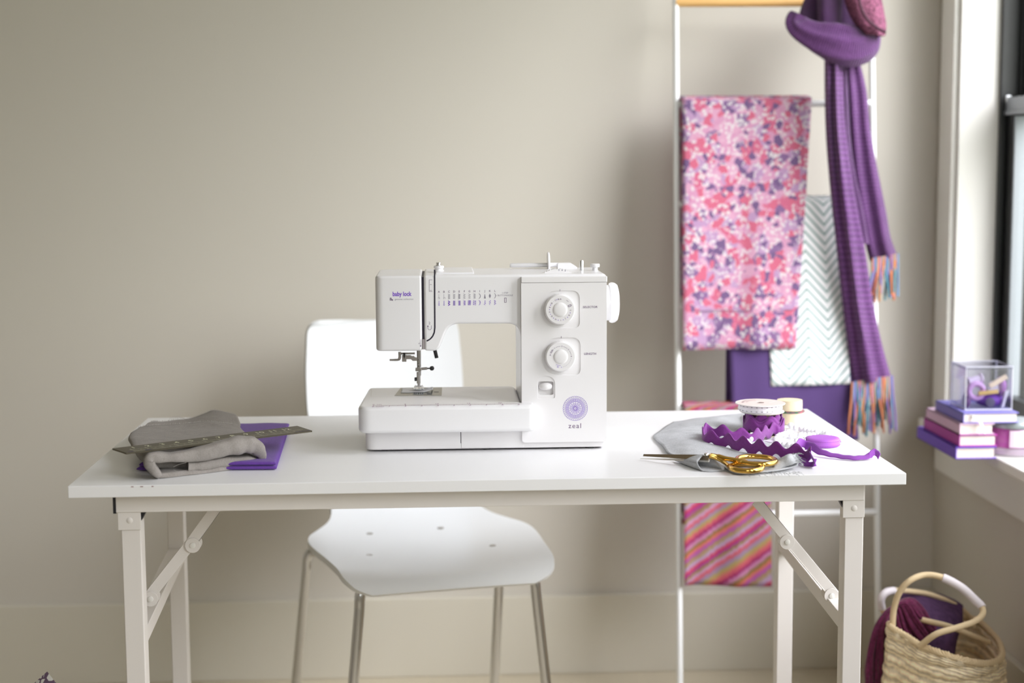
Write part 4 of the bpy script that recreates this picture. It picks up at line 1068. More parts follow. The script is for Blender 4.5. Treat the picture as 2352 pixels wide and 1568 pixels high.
    back = N([[(322, 986, 2.45), (333, 980, 2.475), (380, 979, 2.49), (432, 977, 2.495), (470, 975, 2.50), (510, 976, 2.505), (549, 981, 2.505)],
              [(330, 981, 2.49), (342, 972, 2.51), (380, 970, 2.53), (432, 967, 2.535), (470, 962, 2.54), (510, 962, 2.54), (553, 975, 2.53)],
              [(345, 976, 2.53), (350, 969, 2.55), (380, 967.5, 2.575), (430, 962, 2.585), (470, 951, 2.59), (495, 943.5, 2.595), (541, 951, 2.58)]])
    back[2][5].z += .0005
    g2 = ripple(surf(back, 8, 6), .002, 30, 8)
    MB().grid(g2).build('under_sheet', M['linen'], t, smooth=80, solid=.0012)
    fr = MB(); rnd = random.Random(4)
    for edge, ln in ((g[-1], .0030), (g2[-1], .0034)):
        for i in range(len(edge)-1):
            for k in range(5):
                p = edge[i].lerp(edge[i+1], k/5)
                q = p+Vector((rnd.uniform(-.0012, .0012), rnd.uniform(.0002, .001), rnd.uniform(.2, 1)*ln))
                fr.tube([p-Vector((0, 0, .0012)), p.lerp(q, .5)+Vector((rnd.uniform(-.0004, .0004), 0, 0)), q], .00022, 4)
    a = at(430, 964, 2.57)
    for k in range(5):
        fr.tube(spline([at(388+k*5, 967, 2.57), at(392+k*4, 959-k, 2.565), at(404+k*5, 957+k, 2.57), at(410+k*7, 962, 2.575)], 5), .00018, 4)
    fr.tube(spline([at(428, 1062, 2.19), at(412, 1066, 2.19), at(398, 1072, 2.19)], 5), .0002, 4); fr.tube(spline([at(398, 1078, 2.19), at(410, 1083, 2.188), at(428, 1080, 2.19)], 5), .0002, 4)
    fr.tube(spline([at(541, 950, 2.58), at(535, 960, 2.565), at(522, 972, 2.54)], 5), .0002, 4)
    fo = fr.build('frayed_threads', M['fray'], t, smooth=60); fo['kind'] = 'stuff'
grey_bundle()

def quilting_ruler():
    z = .7752; c = [on(x, y, 2, z) for x, y in ((290, 1043.5), (717, 992), (683, 981), (258, 1033))]
    c = [Vector((p.x, p.y, z)) for p in c]
    t = thing('quilting_ruler', 'smoke-tinted transparent twelve-inch ruler resting across the grey linen', 'ruler', tuple(sum(c, Vector())/4))
    MB().prism(c, [p+Vector((0, 0, .0024)) for p in c]).build('ruler_blade', ruler_glass(), t, smooth=0, bevel=.0002)
    o = c[0]+Vector((0, 0, .0024)); L_ = (c[1]-c[0]); u = L_.normalized(); W_ = (c[3]-c[0]); v = (W_-u*W_.dot(u)).normalized(); wd = W_.dot(v)
    sk = W_.dot(u); P_ = Print(o, u, v, .0002); n = L_.length; st = n/12.45
    P_.line([(.012, wd*.40), (n-.006, wd*.40)], .0007); P_.line([(.004, wd*.10), (n-.002, wd*.10)], .0006)
    for k in range(12):
        x = .016+.0226*k
        P_.text(str(k+1), x+.008, wd*.70, .012, wid=.9, bold=.01); P_.line([(x, wd*.1), (x, wd*.55)], .0006)
        for j in range(1, 8): P_.line([(x+0.0226*j/8, wd*.1), (x+0.0226*j/8, wd*(.32 if j == 4 else .22))], .0004)
    P_.build('ruler_numbers', mat('ruler_print', (214, 214, 186), .5), t)
    dm = mat('ruler_dark_print', (52, 40, 74), .5)
    for a_, b_, h_ in ((n-.028, n-.001, .09), (.004, .012, .13), (.03, .04, .12)):
        d = Print(c[0]+Vector((0, 0, .0024)), u, v, .00035); d.poly([(a_, .0005), (b_, .0005), (b_, wd*h_), (a_, wd*h_)]); d.build('ruler_mark', dm, t)
def ruler_glass():
    Mt = bpy.data.materials.new('smoke_acrylic'); Mt.use_nodes = True; tr = Mt.node_tree; tr.nodes.clear()
    o = tr.nodes.new('ShaderNodeOutputMaterial'); mx = tr.nodes.new('ShaderNodeMixShader'); a = tr.nodes.new('ShaderNodeBsdfTransparent'); b = tr.nodes.new('ShaderNodeBsdfPrincipled')
    a.inputs[0].default_value = (*srgb((190, 184, 168)), 1); b.inputs['Base Color'].default_value = (*srgb((96, 90, 76)), 1); b.inputs['Roughness'].default_value = .3
    b.inputs['Specular IOR Level'].default_value = .3
    mx.inputs[0].default_value = .62; tr.links.new(a.outputs[0], mx.inputs[1]); tr.links.new(b.outputs[0], mx.inputs[2]); tr.links.new(mx.outputs[0], o.inputs[0])
    return Mt
quilting_ruler()

# ================================================================== HABERDASHERY (right end of the table)
tp = lambda x, y, z=TZ: on(x, y, 2, z)
def pale_linen():
    t = thing('linen_remnant', 'pale grey linen remnant with a rolled front corner under the gold scissors', 'cloth', (.46, 2.35, TZ+.001))
    rows = [((1588, 1056, .002), (1652, 1070, .002), (1690, 1088, .002), (1740, 1087, .002), (1795, 1081, .003), (1832, 1070, .006)),
            ((1570, 1052, .003), (1630, 1056, .003), (1678, 1070, .003), (1740, 1069, .003), (1795, 1064, .003), (1834, 1056, .010)),
            ((1536, 1042, .003), (1590, 1044, .007), (1665, 1045, .005), (1740, 1045, .004), (1785, 1044, .004), (1812, 1044, .010)),
            ((1518, 1022, .003), (1580, 1022, .012), (1650, 1026, .009), (1720, 1028, .004), (1766, 1028, .003), (1792, 1028, .003)),
            ((1501, 1003, .002), (1556, 1000, .012), (1630, 1000, .013), (1700, 1002, .004), (1740, 1008, .002), (1755, 1016, .002)),
            ((1520, 987, .002), (1570, 982, .011), (1630, 979, .012), (1690, 982, .005), (1712, 990, .003), (1726, 1000, .002)),
            ((1545, 971, .001), (1600, 962, .006), (1650, 957, .007), (1690, 953, .006), (1712, 952, .005), (1719, 966, .003)),
            ((1550, 973, -.000), (1602, 965, .0), (1651, 961, .0), (1690, 958, .0), (1710, 957, .0), (1717, 970, .0))]
    net = [[(lambda p: Vector((p.x, p.y, TZ+.0012+z)))(tp(x, y, TZ+z)) for x, y, z in r] for r in rows]
    g = ripple(surf(net, 8, 7), .0012, 34, 5)
    for r in g:
        for p in r: p.z = max(p.z, TZ+.0011)
    MB().grid(g).build('linen_sheet', M['linen2'], t, smooth=80, solid=.0010)
    # double stitched seam near the spools
    sm = MB()
    for dx in (0, 5):
        sm.tube(spline([tp(1704+dx, 954, TZ+.009), tp(1708+dx, 965, TZ+.010), tp(1713+dx, 978, TZ+.010), tp(1718+dx, 990, TZ+.008)], 5), .0008, 6)
    sm.build('stitched_seam', M['fray'], t)
    # rolled corner: a cone of cloth, open towards the right
    ap = tp(1547, 1056, TZ+.0022)
    loop = [(1602, 1063, 2.183), (1606, 1054, 2.190), (1616, 1044, 2.198), (1628, 1044.5, 2.202), (1640, 1055, 2.198), (1650, 1069, 2.188), (1664, 1084, 2.178), (1646, 1087, 2.172), (1628, 1086.5, 2.171), (1612, 1079, 2.176)]
    L_ = spline([at(*q) for q in loop], 4, closed=True); cen = sum(L_, Vector())/len(L_); rr = []
    for j in range(16):
        s_ = j/15; row = []
        for k, p in enumerate(L_+[L_[0]]):
            q = ap.lerp(p, s_); q += (p-cen)*(.10*sin(pi*s_)+.02*sin(9*s_+k*.3)*s_)+Vector((0, 0, .0012*sin(pi*s_)))
            q.z = max(q.z, TZ+.0012); row.append(q)
        rr.append(row)
    MB().grid(rr).build('rolled_corner', M['linen2'], t, smooth=80, solid=.0010)
    fs = [[(1621, 1044, 2.202), (1637, 1053, 2.200), (1649, 1067, 2.190), (1664, 1085, 2.176)], [(1634, 1046, 2.210), (1650, 1053, 2.206), (1664, 1067, 2.194), (1680, 1087, 2.176)], [(1652, 1053, 2.215), (1668, 1060, 2.208), (1684, 1072, 2.195), (1702, 1089, 2.174)]]
    fg = surf([[at(*q) for q in r] for r in fs], 5, 5)
    for r in fg:
        for p in r: p.z = max(p.z, TZ+.0012)
    MB().grid(fg).build('folded_flap', M['linen2'], t, smooth=80, solid=.0010)
    # gathered frayed end
    fr = MB(); rnd = random.Random(9)
    fl = [[tp(1776, 1076, TZ+.004), tp(1800, 1072, TZ+.006), tp(1822, 1066, TZ+.010), tp(1834, 1060, TZ+.012)],
          [tp(1784, 1060, TZ+.010), tp(1800, 1052, TZ+.016), tp(1812, 1046, TZ+.020), tp(1826, 1042, TZ+.018)],
          [tp(1800, 1052, TZ+.006), tp(1812, 1047, TZ+.010), tp(1824, 1048, TZ+.010), tp(1834, 1050, TZ+.006)]]
    gg = ripple(surf(fl, 6, 6), .003, 60, 2)
    MB().grid(gg).build('crumpled_end', M['linen2'], t, smooth=80, solid=.0008)
    for k in range(120):
        b = gg[rnd.randrange(len(gg))][-1-rnd.randrange(4)] if k < 70 else tp(rnd.uniform(1700, 1836), 1088-abs(rnd.gauss(0, 2)), TZ+.003)
        b = Vector(b); q = b+Vector((rnd.uniform(0, .010), -rnd.uniform(0, .010), rnd.uniform(-.008, .003))); q.z = max(q.z, TZ+.0005)
        fr.tube([b, b.lerp(q, .5)+Vector((0, 0, .0015)), q], .00025, 4)
    fo = fr.build('frayed_threads', M['linen2'], t, smooth=60); fo['kind'] = 'stuff'
pale_linen()

def scissors():
    gold = mat('polished_gold', (228, 184, 96), .12, metal=1); st = mat('blade_steel', (176, 160, 140), .22, metal=.9)
    z = TZ+.0195; t = thing('fabric_scissors', 'long scissors with polished gold loop handles lying on the pale grey linen', 'scissors', tuple(tp(1640, 1050, z)))
    def plate(pts, z0, z1, zt=None):
        a = [Vector((*tp(x, y, z)[:2], z0)) for x, y in pts]; b = [Vector((*tp(x, y, z)[:2], z1)) for x, y in pts]
        return MB().prism(a, b)
    tip = Vector(tp(1478, 1043.5, TZ+.012)); pv = Vector(tp(1622, 1047, z))
    def blade(a_, b_, h0, h1, t0, t1, name, m_=None):
        rr = []
        for k in range(9):
            q = k/8; c = a_.lerp(b_, q); d = (b_-a_).normalized(); n = Vector((-d.y, d.x, 0)).normalized(); h = h0+(h1-h0)*q; w = t0+(t1-t0)*q
            rr.append([c-n*w, c+n*w*.4+Vector((0, 0, 0)), c+n*w+Vector((0, 0, h)), c+n*w*.2+Vector((0, 0, h*1.04))])
        return MB().rings(rr).build(name, m_ or st, t, smooth=25)
    blade(tp(1478, 1047, TZ+.0068), pv+Vector((.004, 0, -.006)), .0028, .0074, .0014, .0030, 'upper_blade')
    blade(tp(1471, 1053.5, TZ+.0012), pv+Vector((.004, -.002, -.0085)), .0008, .0042, .0012, .0028, 'lower_blade', mat('blade_painted_glint', (226, 224, 220), .35, metal=.4))  # pale lower blade: the reflected highlight is put into its colour
    sc_ = MB().lathe(pv+Vector((0, 0, .001)), (0, 0, 1), [(.0042, 0), (.0042, .0018), (.0034, .0032), (.0012, .0038)], 24).build('pivot_screw', M['chrome'], t)
    # handles
    def ell(cx, cy, rx, ry, z0, rot=0, n=28, tilt=0):
        out = []
        for k in range(n):
            a = 2*pi*k/n; x = rx*cos(a)*cos(rot)-ry*sin(a)*sin(rot); y = rx*cos(a)*sin(rot)+ry*sin(a)*cos(rot)
            out.append(tp(cx+x, cy+y, z0+tilt*cos(a)))
        return out
    z1 = TZ+.0125; z2 = TZ+.0090
    MB().tube(spline([pv+Vector((.006, 0, .0015)), tp(1650, 1048, TZ+.0185), tp(1668, 1053, TZ+.0165), tp(1700, 1058, z1+.002), tp(1716, 1062, z1)], 6), [.0030]*6+[.0036]*19, 14).build('handle_shank', gold, t, smooth=70)
    MB().tube(spline([pv+Vector((.004, -.003, .0005)), tp(1650, 1054, TZ+.0155), tp(1664, 1062, TZ+.012), tp(1674, 1070, z2+.001)], 6), [.0030]*19, 14).build('handle_shank', gold, t, smooth=70)
    MB().tube(ell(1737, 1057, 45, 9.0, z1, .04), .0039, 14, closed=True).build('handle_loop', gold, t, smooth=70)
    MB().tube(ell(1714, 1073, 37, 8.0, z2, .02), .0039, 14, closed=True).build('handle_loop', gold, t, smooth=70)
scissors()

M['rick'] = mat('purple_rickrack', (120, 50, 130), .75, spec=.2, sheen=.25, bump=(900, .35), var=(300, .06))
M['rick2'] = mat('violet_ribbon', (140, 70, 168), .7, spec=.2, sheen=.2, bump=(900, .3))
def ribbon(pts, hw, amp, wl, ph=0, n=14, flat=0.0, lean=0.0):
    """zig-zag band standing on its edge along a path (path = middle of the band)"""
    C_ = spline(pts, n); d = 0; net = []
    for i, p in enumerate(C_):
        if i: d += (p-C_[i-1]).length
        tg = (C_[min(i+1, len(C_)-1)]-C_[max(i-1, 0)]).normalized(); sd = Vector((tg.y, -tg.x, 0)).normalized()
        up = (Vector((0, 0, 1))*(1-flat)+sd*(flat+lean)).normalized()
        w = amp*sin(2*pi*d/wl+ph)
        net.append([Vector((v.x, v.y, max(v.z, TZ+.0009))) for v in (p+up*(w+hw*q) for q in (-1, -.5, 0, .5, 1))])
    return MB().grid(net)
def rick_spool():
    c = tp(1764, 1005); r_ = .0335; cx, cy = c.x-.001, c.y+r_
    t = thing('ribbon_spool', 'spool of purple rickrack under the white lace spool, loose end curling over the table', 'ribbon spool', (cx, cy, TZ))
    reel = mat('reel_card', (214, 200, 172), .7)
    MB().lathe((cx, cy, TZ+.0002), (0, 0, 1), [(.030, 0), (.0335, .0004), (.0335, .0016), (.012, .0017), (.012, .0360), (.030, .0361), (.030, .0374), (.004, .0375)], 48).build('reel', reel, t, smooth=30)
    for k, (rr, zc, a_) in enumerate(((.0285, .022, .0045), (.0305, .019, .0055), (.0325, .0155, .0055))):
        pts = [Vector((cx+rr*cos(a)*(1+.02*sin(3*a)), cy+rr*sin(a), TZ+zc+(.001*sin(2*a)))) for a in [2*pi*q/24 for q in range(24)]]
        pts.append(pts[0]); rb = ribbon(pts, .0125-.001*k, a_, 2*pi*rr/(6-k % 2), k*1.9, 6)
        rb.build('wound_rickrack', M['rick'], t, smooth=80, solid=.0014)
    # leaving the spool: from its right side across the front to the left loop, then back along the table
    z0 = TZ+.0145
    def q(x, yb, lift=0): p = tp(x, yb, TZ+lift); return Vector((p.x, p.y, TZ+lift+.0150))
    path = [Vector((cx+.0345*cos(RAD(a)), cy+.0345*sin(RAD(a)), TZ+.0195-.0003*(20-a)*.35)) for a in (20, -5, -30, -55)]
    path += [Vector((cx+.0345*cos(RAD(-78)), cy+.037*sin(RAD(-78)), TZ+.0115))]
    back_ = [q(1735, 1018, .001), q(1700, 1018, .003), q(1665, 1016, .005), q(1638, 1012, .006), q(1622, 1012, .006), q(1613, 1018, .005)]
    back_[0].z -= .004; back_[1].z -= .003
    front_ = [q(1618, 1027, .004), q(1640, 1032, .003), q(1665, 1036, .002), q(1695, 1042, .002), q(1730, 1049, .001), q(1770, 1056, .001), q(1805, 1060, .001), q(1840, 1064, .0), q(1862, 1069, .0)]
    ribbon(path+back_[:], .0094, .0046, .0315, 2.6, 16).build('loose_rickrack', M['rick'], t, smooth=80, solid=.0013)
    ribbon([back_[-2], back_[-1]]+front_, .0098, .0052, .0310, 1.2, 16).build('loose_rickrack', M['rick'], t, smooth=80, solid=.0013)
    # curl under at the right, then the narrow tail running to the table's edge
    e_ = front_[-1]
    curl = [e_, tp(1872, 1062, TZ+.010), tp(1866, 1066, TZ+.004), tp(1850, 1066, TZ+.003), tp(1838, 1058, TZ+.005), tp(1832, 1050, TZ+.008)]
    ribbon(curl, .0058, .0020, .03, .4, 12, flat=.25).build('curled_end', M['rick2'], t, smooth=80, solid=.0012)
    tail = [tp(1828, 1040, TZ+.013), tp(1832, 1022, TZ+.014), tp(1850, 1020, TZ+.012), tp(1872, 1030, TZ+.010), tp(1892, 1040, TZ+.007), tp(1925, 1047, TZ+.005), tp(1960, 1051, TZ+.0045), tp(1990, 1049, TZ+.005), tp(2003, 1041, TZ+.009), tp(2010, 1037, TZ+.011), tp(2020, 1048, TZ+.005)]
    C_ = spline(tail, 10); net = []
    for i, p in enumerate(C_):
        s_ = i/(len(C_)-1); tg = (C_[min(i+1, len(C_)-1)]-C_[max(i-1, 0)]).normalized(); sd = Vector((-tg.y, tg.x, 0)).normalized()
        f_ = min(1, s_*2.2); up = (Vector((0, 0, 1))*(1-.55*f_)+sd*(.75*f_)*(1 if s_ < .75 else .4)).normalized(); hw = .0085*(1-f_)+.0046*f_
        w = .003*sin(i*.5)*(1-f_)+.0005*sin(i*.8)*f_
        net.append([Vector((v.x, v.y, max(v.z, TZ+.0006))) for v in (p+up*(w+hw*k) for k in (-1, -.5, 0, .5, 1))])
    MB().grid(net).build('ribbon_tail', M['rick2'], t, smooth=80, solid=.0009)
    return cx, cy
SX, SY = rick_spool()
def lace_spool():
    z = TZ+.0378; cx, cy = SX-.0055, SY; wf = mat('spool_white', (238, 232, 230), .5); lab = mat('spool_label', (226, 208, 202), .6)
    t = thing('lace_spool', 'white reel of dotted lace trim stacked on the purple rickrack spool', 'ribbon spool', (cx, cy, z))
    MB().lathe((cx+.003, cy, z), (0, 0, 1), [(.004, 0), (.0355, .0001), (.0368, .0008), (.0368, .0022), (.004, .0024)], 56).build('bottom_flange', mat('spool_grey', (206, 202, 198), .35), t)
    MB().lathe((cx, cy, z+.0022), (0, 0, 1), [(.030, 0), (.0350, .0004), (.0362, .0030), (.0360, .0070), (.0340, .0112), (.030, .0114)], 56, wob=lambda a, h, r: .0007*sin(a*2*pi*34)*(1 if r > .033 else 0)).build('lace_trim', mat('lace_white', (240, 238, 242), .85, bump=(300, .5)), t, smooth=60)
    zt = z+.0135
    MB().lathe((cx, cy, zt), (0, 0, 1), [(.0062, 0), (.0385, .0001), (.0402, .0008), (.0402, .0016), (.0395, .0022), (.0066, .0023), (.0062, .0018)], 64, caps=False).build('top_flange', lab, t, smooth=35)
    MB().lathe((cx, cy, z+.004), (0, 0, 1), [(.0061, 0), (.0061, .0095)], 24, caps=False).build('hub', mat('hub_brown', (150, 128, 70), .7), t)
    rm = MB().tube([(cx+.0400*cos(a), cy+.0400*sin(a), zt+.0013) for a in [2*pi*k/64 for k in range(64)]], .0011, 8, closed=True).build('rim', wf, t)
    P_ = Print((cx, cy, zt+.0023), (1, 0, 0), (0, 1, 0)); rnd = random.Random(3)
    for a in range(95, 180, 7): P_.line([(.027*cos(RAD(a)), .027*sin(RAD(a))), (.031*cos(RAD(a+3)), .031*sin(RAD(a+3)))], .0011)
    for a in range(100, 170, 8): P_.line([(.021*cos(RAD(a)), .021*sin(RAD(a))), (.024*cos(RAD(a+4)), .024*sin(RAD(a+4)))], .0008)
    P_.build('label_print', mat('label_ink', (158, 140, 150), .7), t)
    w = Print((cx, cy, zt+.0023), (1, 0, 0), (0, 1, 0), .0003); w.line([(.012, -.010), (.022, .003), (.034, .018)], .0016); w.build('label_stripe', wf, t)
    dd = MB()
    for k in range(26):
        a = 2*pi*k/26
        for zz_, r_ in ((.0052, .0366), (.0120, .0352)):
            p = Vector((cx+r_*cos(a), cy+r_*sin(a), z+zz_)); u_ = Vector((-sin(a), cos(a), 0))
            dd.obox(p, u_*.0013, Vector((cos(a), sin(a), 0))*.0003, (0, 0, .0004))
    d_ = dd.build('lace_holes', mat('lace_dot', (110, 104, 116), .8), t, smooth=0); d_['kind'] = 'stuff'
lace_spool()
def twine(name, cx, cy, r_, z0, z1, label, rim):
    t = thing(name, label, 'ribbon roll', (cx, cy, z0))
    b = mat('beige_tape', (226, 210, 178), .85, bump=(300, .4))
    MB().lathe((cx, cy, z0), (0, 0, 1), [(r_*.4, 0), (r_, .0004), (r_+.0003, (z1-z0)*.5), (r_, z1-z0-.0006), (r_*.4, z1-z0)], 48).build('wound_tape', b, t, smooth=40)
    if rim:
        MB().lathe((cx, cy, z1), (0, 0, 1), [(r_*.3, 0), (r_+.0016, .0002), (r_+.0018, .0022), (r_*.3, .0026)], 48).build('printed_rim', ramp_mat('floral_rim', lambda tr, tcn: _rimcol(tr, tcn)), t, smooth=30)
def _rimcol(tr, tcn):
    n = tr.nodes.new('ShaderNodeTexNoise'); n.inputs['Scale'].default_value = 140; tr.links.new(tcn.outputs['Object'], n.inputs['Vector'])
    c = tr.nodes.new('ShaderNodeValToRGB'); el = c.color_ramp.elements; el[0].position = .38; el[0].color = (*srgb((64, 120, 84)), 1); el[1].position = .62; el[1].color = (*srgb((206, 92, 120)), 1)
    q = el.new(.5); q.color = (*srgb((120, 110, 116)), 1); tr.links.new(n.outputs[0], c.inputs[0]); return c.outputs[0]
_e = at(1848, 962, 2.585); twine('ribbon_roll', _e.x-.0245, 2.585, .0225, TZ+.0004, TZ+.0205, 'wider beige ribbon roll with a flower-printed rim, lowest behind the lace spool', True)
twine('ribbon_roll', _e.x-.0265, 2.585, .0215, TZ+.0235, TZ+.0420, 'plain beige ribbon roll stacked on the flower-rimmed roll behind the lace spool', False)

def pompoms():
    t = thing('pompom_trim', 'white pompom trim looped on the table between the spools and tape measure', 'trim', (.58, 2.42, TZ+.001))
    wm = mat('pompom_white', (246, 246, 248), .95, spec=.1, bump=(1200, .12)); m0 = None
    pos = [(1678, 1006), (1686, 1003), (1697, 1001), (1712, 1003), (1716, 1014), (1727, 1000), (1724, 1008), (1732, 1003), (1738, 999), (1744, 998), (1720, 1019),
           (1783, 1014), (1782, 1008), (1786, 1003), (1791, 1000), (1797, 998), (1803, 996), (1810, 993), (1817, 1002), (1826, 1000), (1838, 1000), (1849, 999), (1858, 999),
           (1816, 977), (1827, 981), (1840, 985), (1850, 987), (1858, 989), (1867, 991), (1876, 992), (1886, 992), (1893, 994), (1900, 996),
           (1790, 1018), (1800, 1021), (1812, 1022), (1822, 1024), (1772, 1027), (1830, 1014), (1868, 999)]
    for i, (x, y) in enumerate(pos):
        r_ = .0047+.0003*((i*7) % 3); z = TZ+r_+.0003; 
        if i < 11: z += .004
        p = on(x, y, 2, z)
        if m0 is None:
            o = MB().ball((0, 0, 0), .0045, 14).build('pompom', wm, None, smooth=80); m0 = o
        else:
            o = m0.copy(); COL.objects.link(o)
        o.parent = t; o.location = p-Vector(t.location); o.scale = (r_/.0045,)*3
    tape = mat('trim_tape', (240, 240, 242), .8)
    for pts in (((1786, 1010), (1800, 1005), (1820, 1003), (1845, 1002), (1868, 1002), (1885, 1004)), ((1818, 983), (1835, 988), (1858, 993), (1880, 996), (1903, 999)), ((1748, 1010), (1765, 1014), (1780, 1017), (1800, 1024), (1822, 1028))):
        net = []
        for p in spline([tp(*q, TZ+.0008) for q in pts], 6): net.append([p+Vector((0, -.003, 0)), p+Vector((0, .003, 0))])
        MB().grid(net).build('trim_band', tape, t, smooth=60, solid=.0006)
pompoms()
def tape_measure():
    c = tp(1899, 1030); r_ = .0272; cx, cy = c.x, c.y+r_
    t = thing('tape_measure', 'round lilac leather tape measure case with stitched rim near the table edge', 'tape measure', (cx, cy, TZ))
    lm = mat('lilac_leather', (178, 104, 204), .5, spec=.3, bump=(800, .1))
    MB().lathe((cx, cy, TZ+.0001), (0, 0, 1), [(.004, 0), (.0252, .0003), (.0270, .0016), (.0275, .0035), (.0275, .0095), (.0270, .0114), (.0252, .0130), (.020, .0137), (.010, .0141), (.0005, .0142)], 64).build('case', lm, t, smooth=60)
    for z in (.0032, .0098):
        s_ = MB()
        for k in range(64):
            a = 2*pi*k/64; b = a+.055
            s_.tube([(cx+.0276*cos(a), cy+.0276*sin(a), TZ+z), (cx+.0276*cos(b), cy+.0276*sin(b), TZ+z)], .0003, 5)
        so = s_.build('stitching', mat('stitch_thread', (132, 62, 152), .7), t); so['kind'] = 'stuff'
    a = Vector((cx-.0285, cy-.004, TZ+.006))
    tb = MB().tube(spline([a+Vector((.002, 0, -.004)), a+Vector((-.003, 0, -.003)), a+Vector((-.0015, 0, .006)), a+Vector((.001, 0, .002)), a+Vector((.002, 0, -.004))], 6), .0007, 8).build('pull_tab', M['chrome'], t)
    MB().ball((cx+.0284, cy-.006, TZ+.007), .0015, 10).build('release_button', M['chrome'], t)
tape_measure()

# ================================================================== WINDOW SILL
SZ = .6005
def book(near, x1, y1, z0, th, cover, label, rot=0, marker=False, cov_t=.0022, group='books on the window sill'):
    """near = front left bottom corner (x, y); pages face the camera, spine faces the room"""
    x0, y0 = near; c = Vector((x0, y0, 0)); R_ = Matrix.Rotation(rot, 4, 'Z')
    t = thing('book', label, 'book', (x0, y0, z0), group)
    def T_(mb): mb.v = [tuple(c+R_ @ (Vector(v)-c)) for v in mb.v]; return mb
    cv = mat('cover', cover, .6, spec=.3)
    mb = MB().box(x0, x1, y0, y1, z0, z0+cov_t).box(x0, x1, y0, y1, z0+th-cov_t, z0+th).box(x0, x0+cov_t, y0, y1, z0, z0+th)
    T_(mb).build('cover', cv, t, bevel=.0006, smooth=20)
    T_(MB().box(x0+cov_t, x1-.004, y0+.003, y1-.003, z0+cov_t, z0+th-cov_t)).build('pages', mat('pages', (222, 212, 204), .85, bump=(500, .3)), t, smooth=0)
    if marker:
        a, b = Vector((x0+.016, y0+.006, z0+th-.006)), Vector((x0+.024, y0-.004, z0+th*.5))
        net = [[p, p+Vector((.006, 0, 0))] for p in spline([a+Vector((0, .01, 0)), a+Vector((.001, -.010, -.001)), b+Vector((.002, -.006, -.004)), b+Vector((.008, -.012, -.022)), b+Vector((.010, -.013, -.027))], 6)]
        MB().grid(net).build('ribbon_marker', mat('white_ribbon', (246, 246, 246), .6), t, smooth=60, solid=.0006)
    return t
book((1.014, 2.922), 1.096, 3.168, SZ, .0245, (110, 76, 190), 'purple book, lowest of the stack on the window sill')
book((1.021, 2.925), 1.098, 3.145, SZ+.0248, .0235, (168, 64, 152), 'magenta book, second from the bottom of the sill stack')
book((1.022, 2.926), 1.092, 3.135, SZ+.0486, .0215, (208, 178, 198), 'pale pink book in the sill stack, under the lilac blue one')
book((1.030, 2.930), 1.142, 3.100, SZ+.0704, .0205, (124, 118, 186), 'lilac blue book with a white ribbon marker, topmost of the sill stack', marker=True)
BZ = SZ+.0911
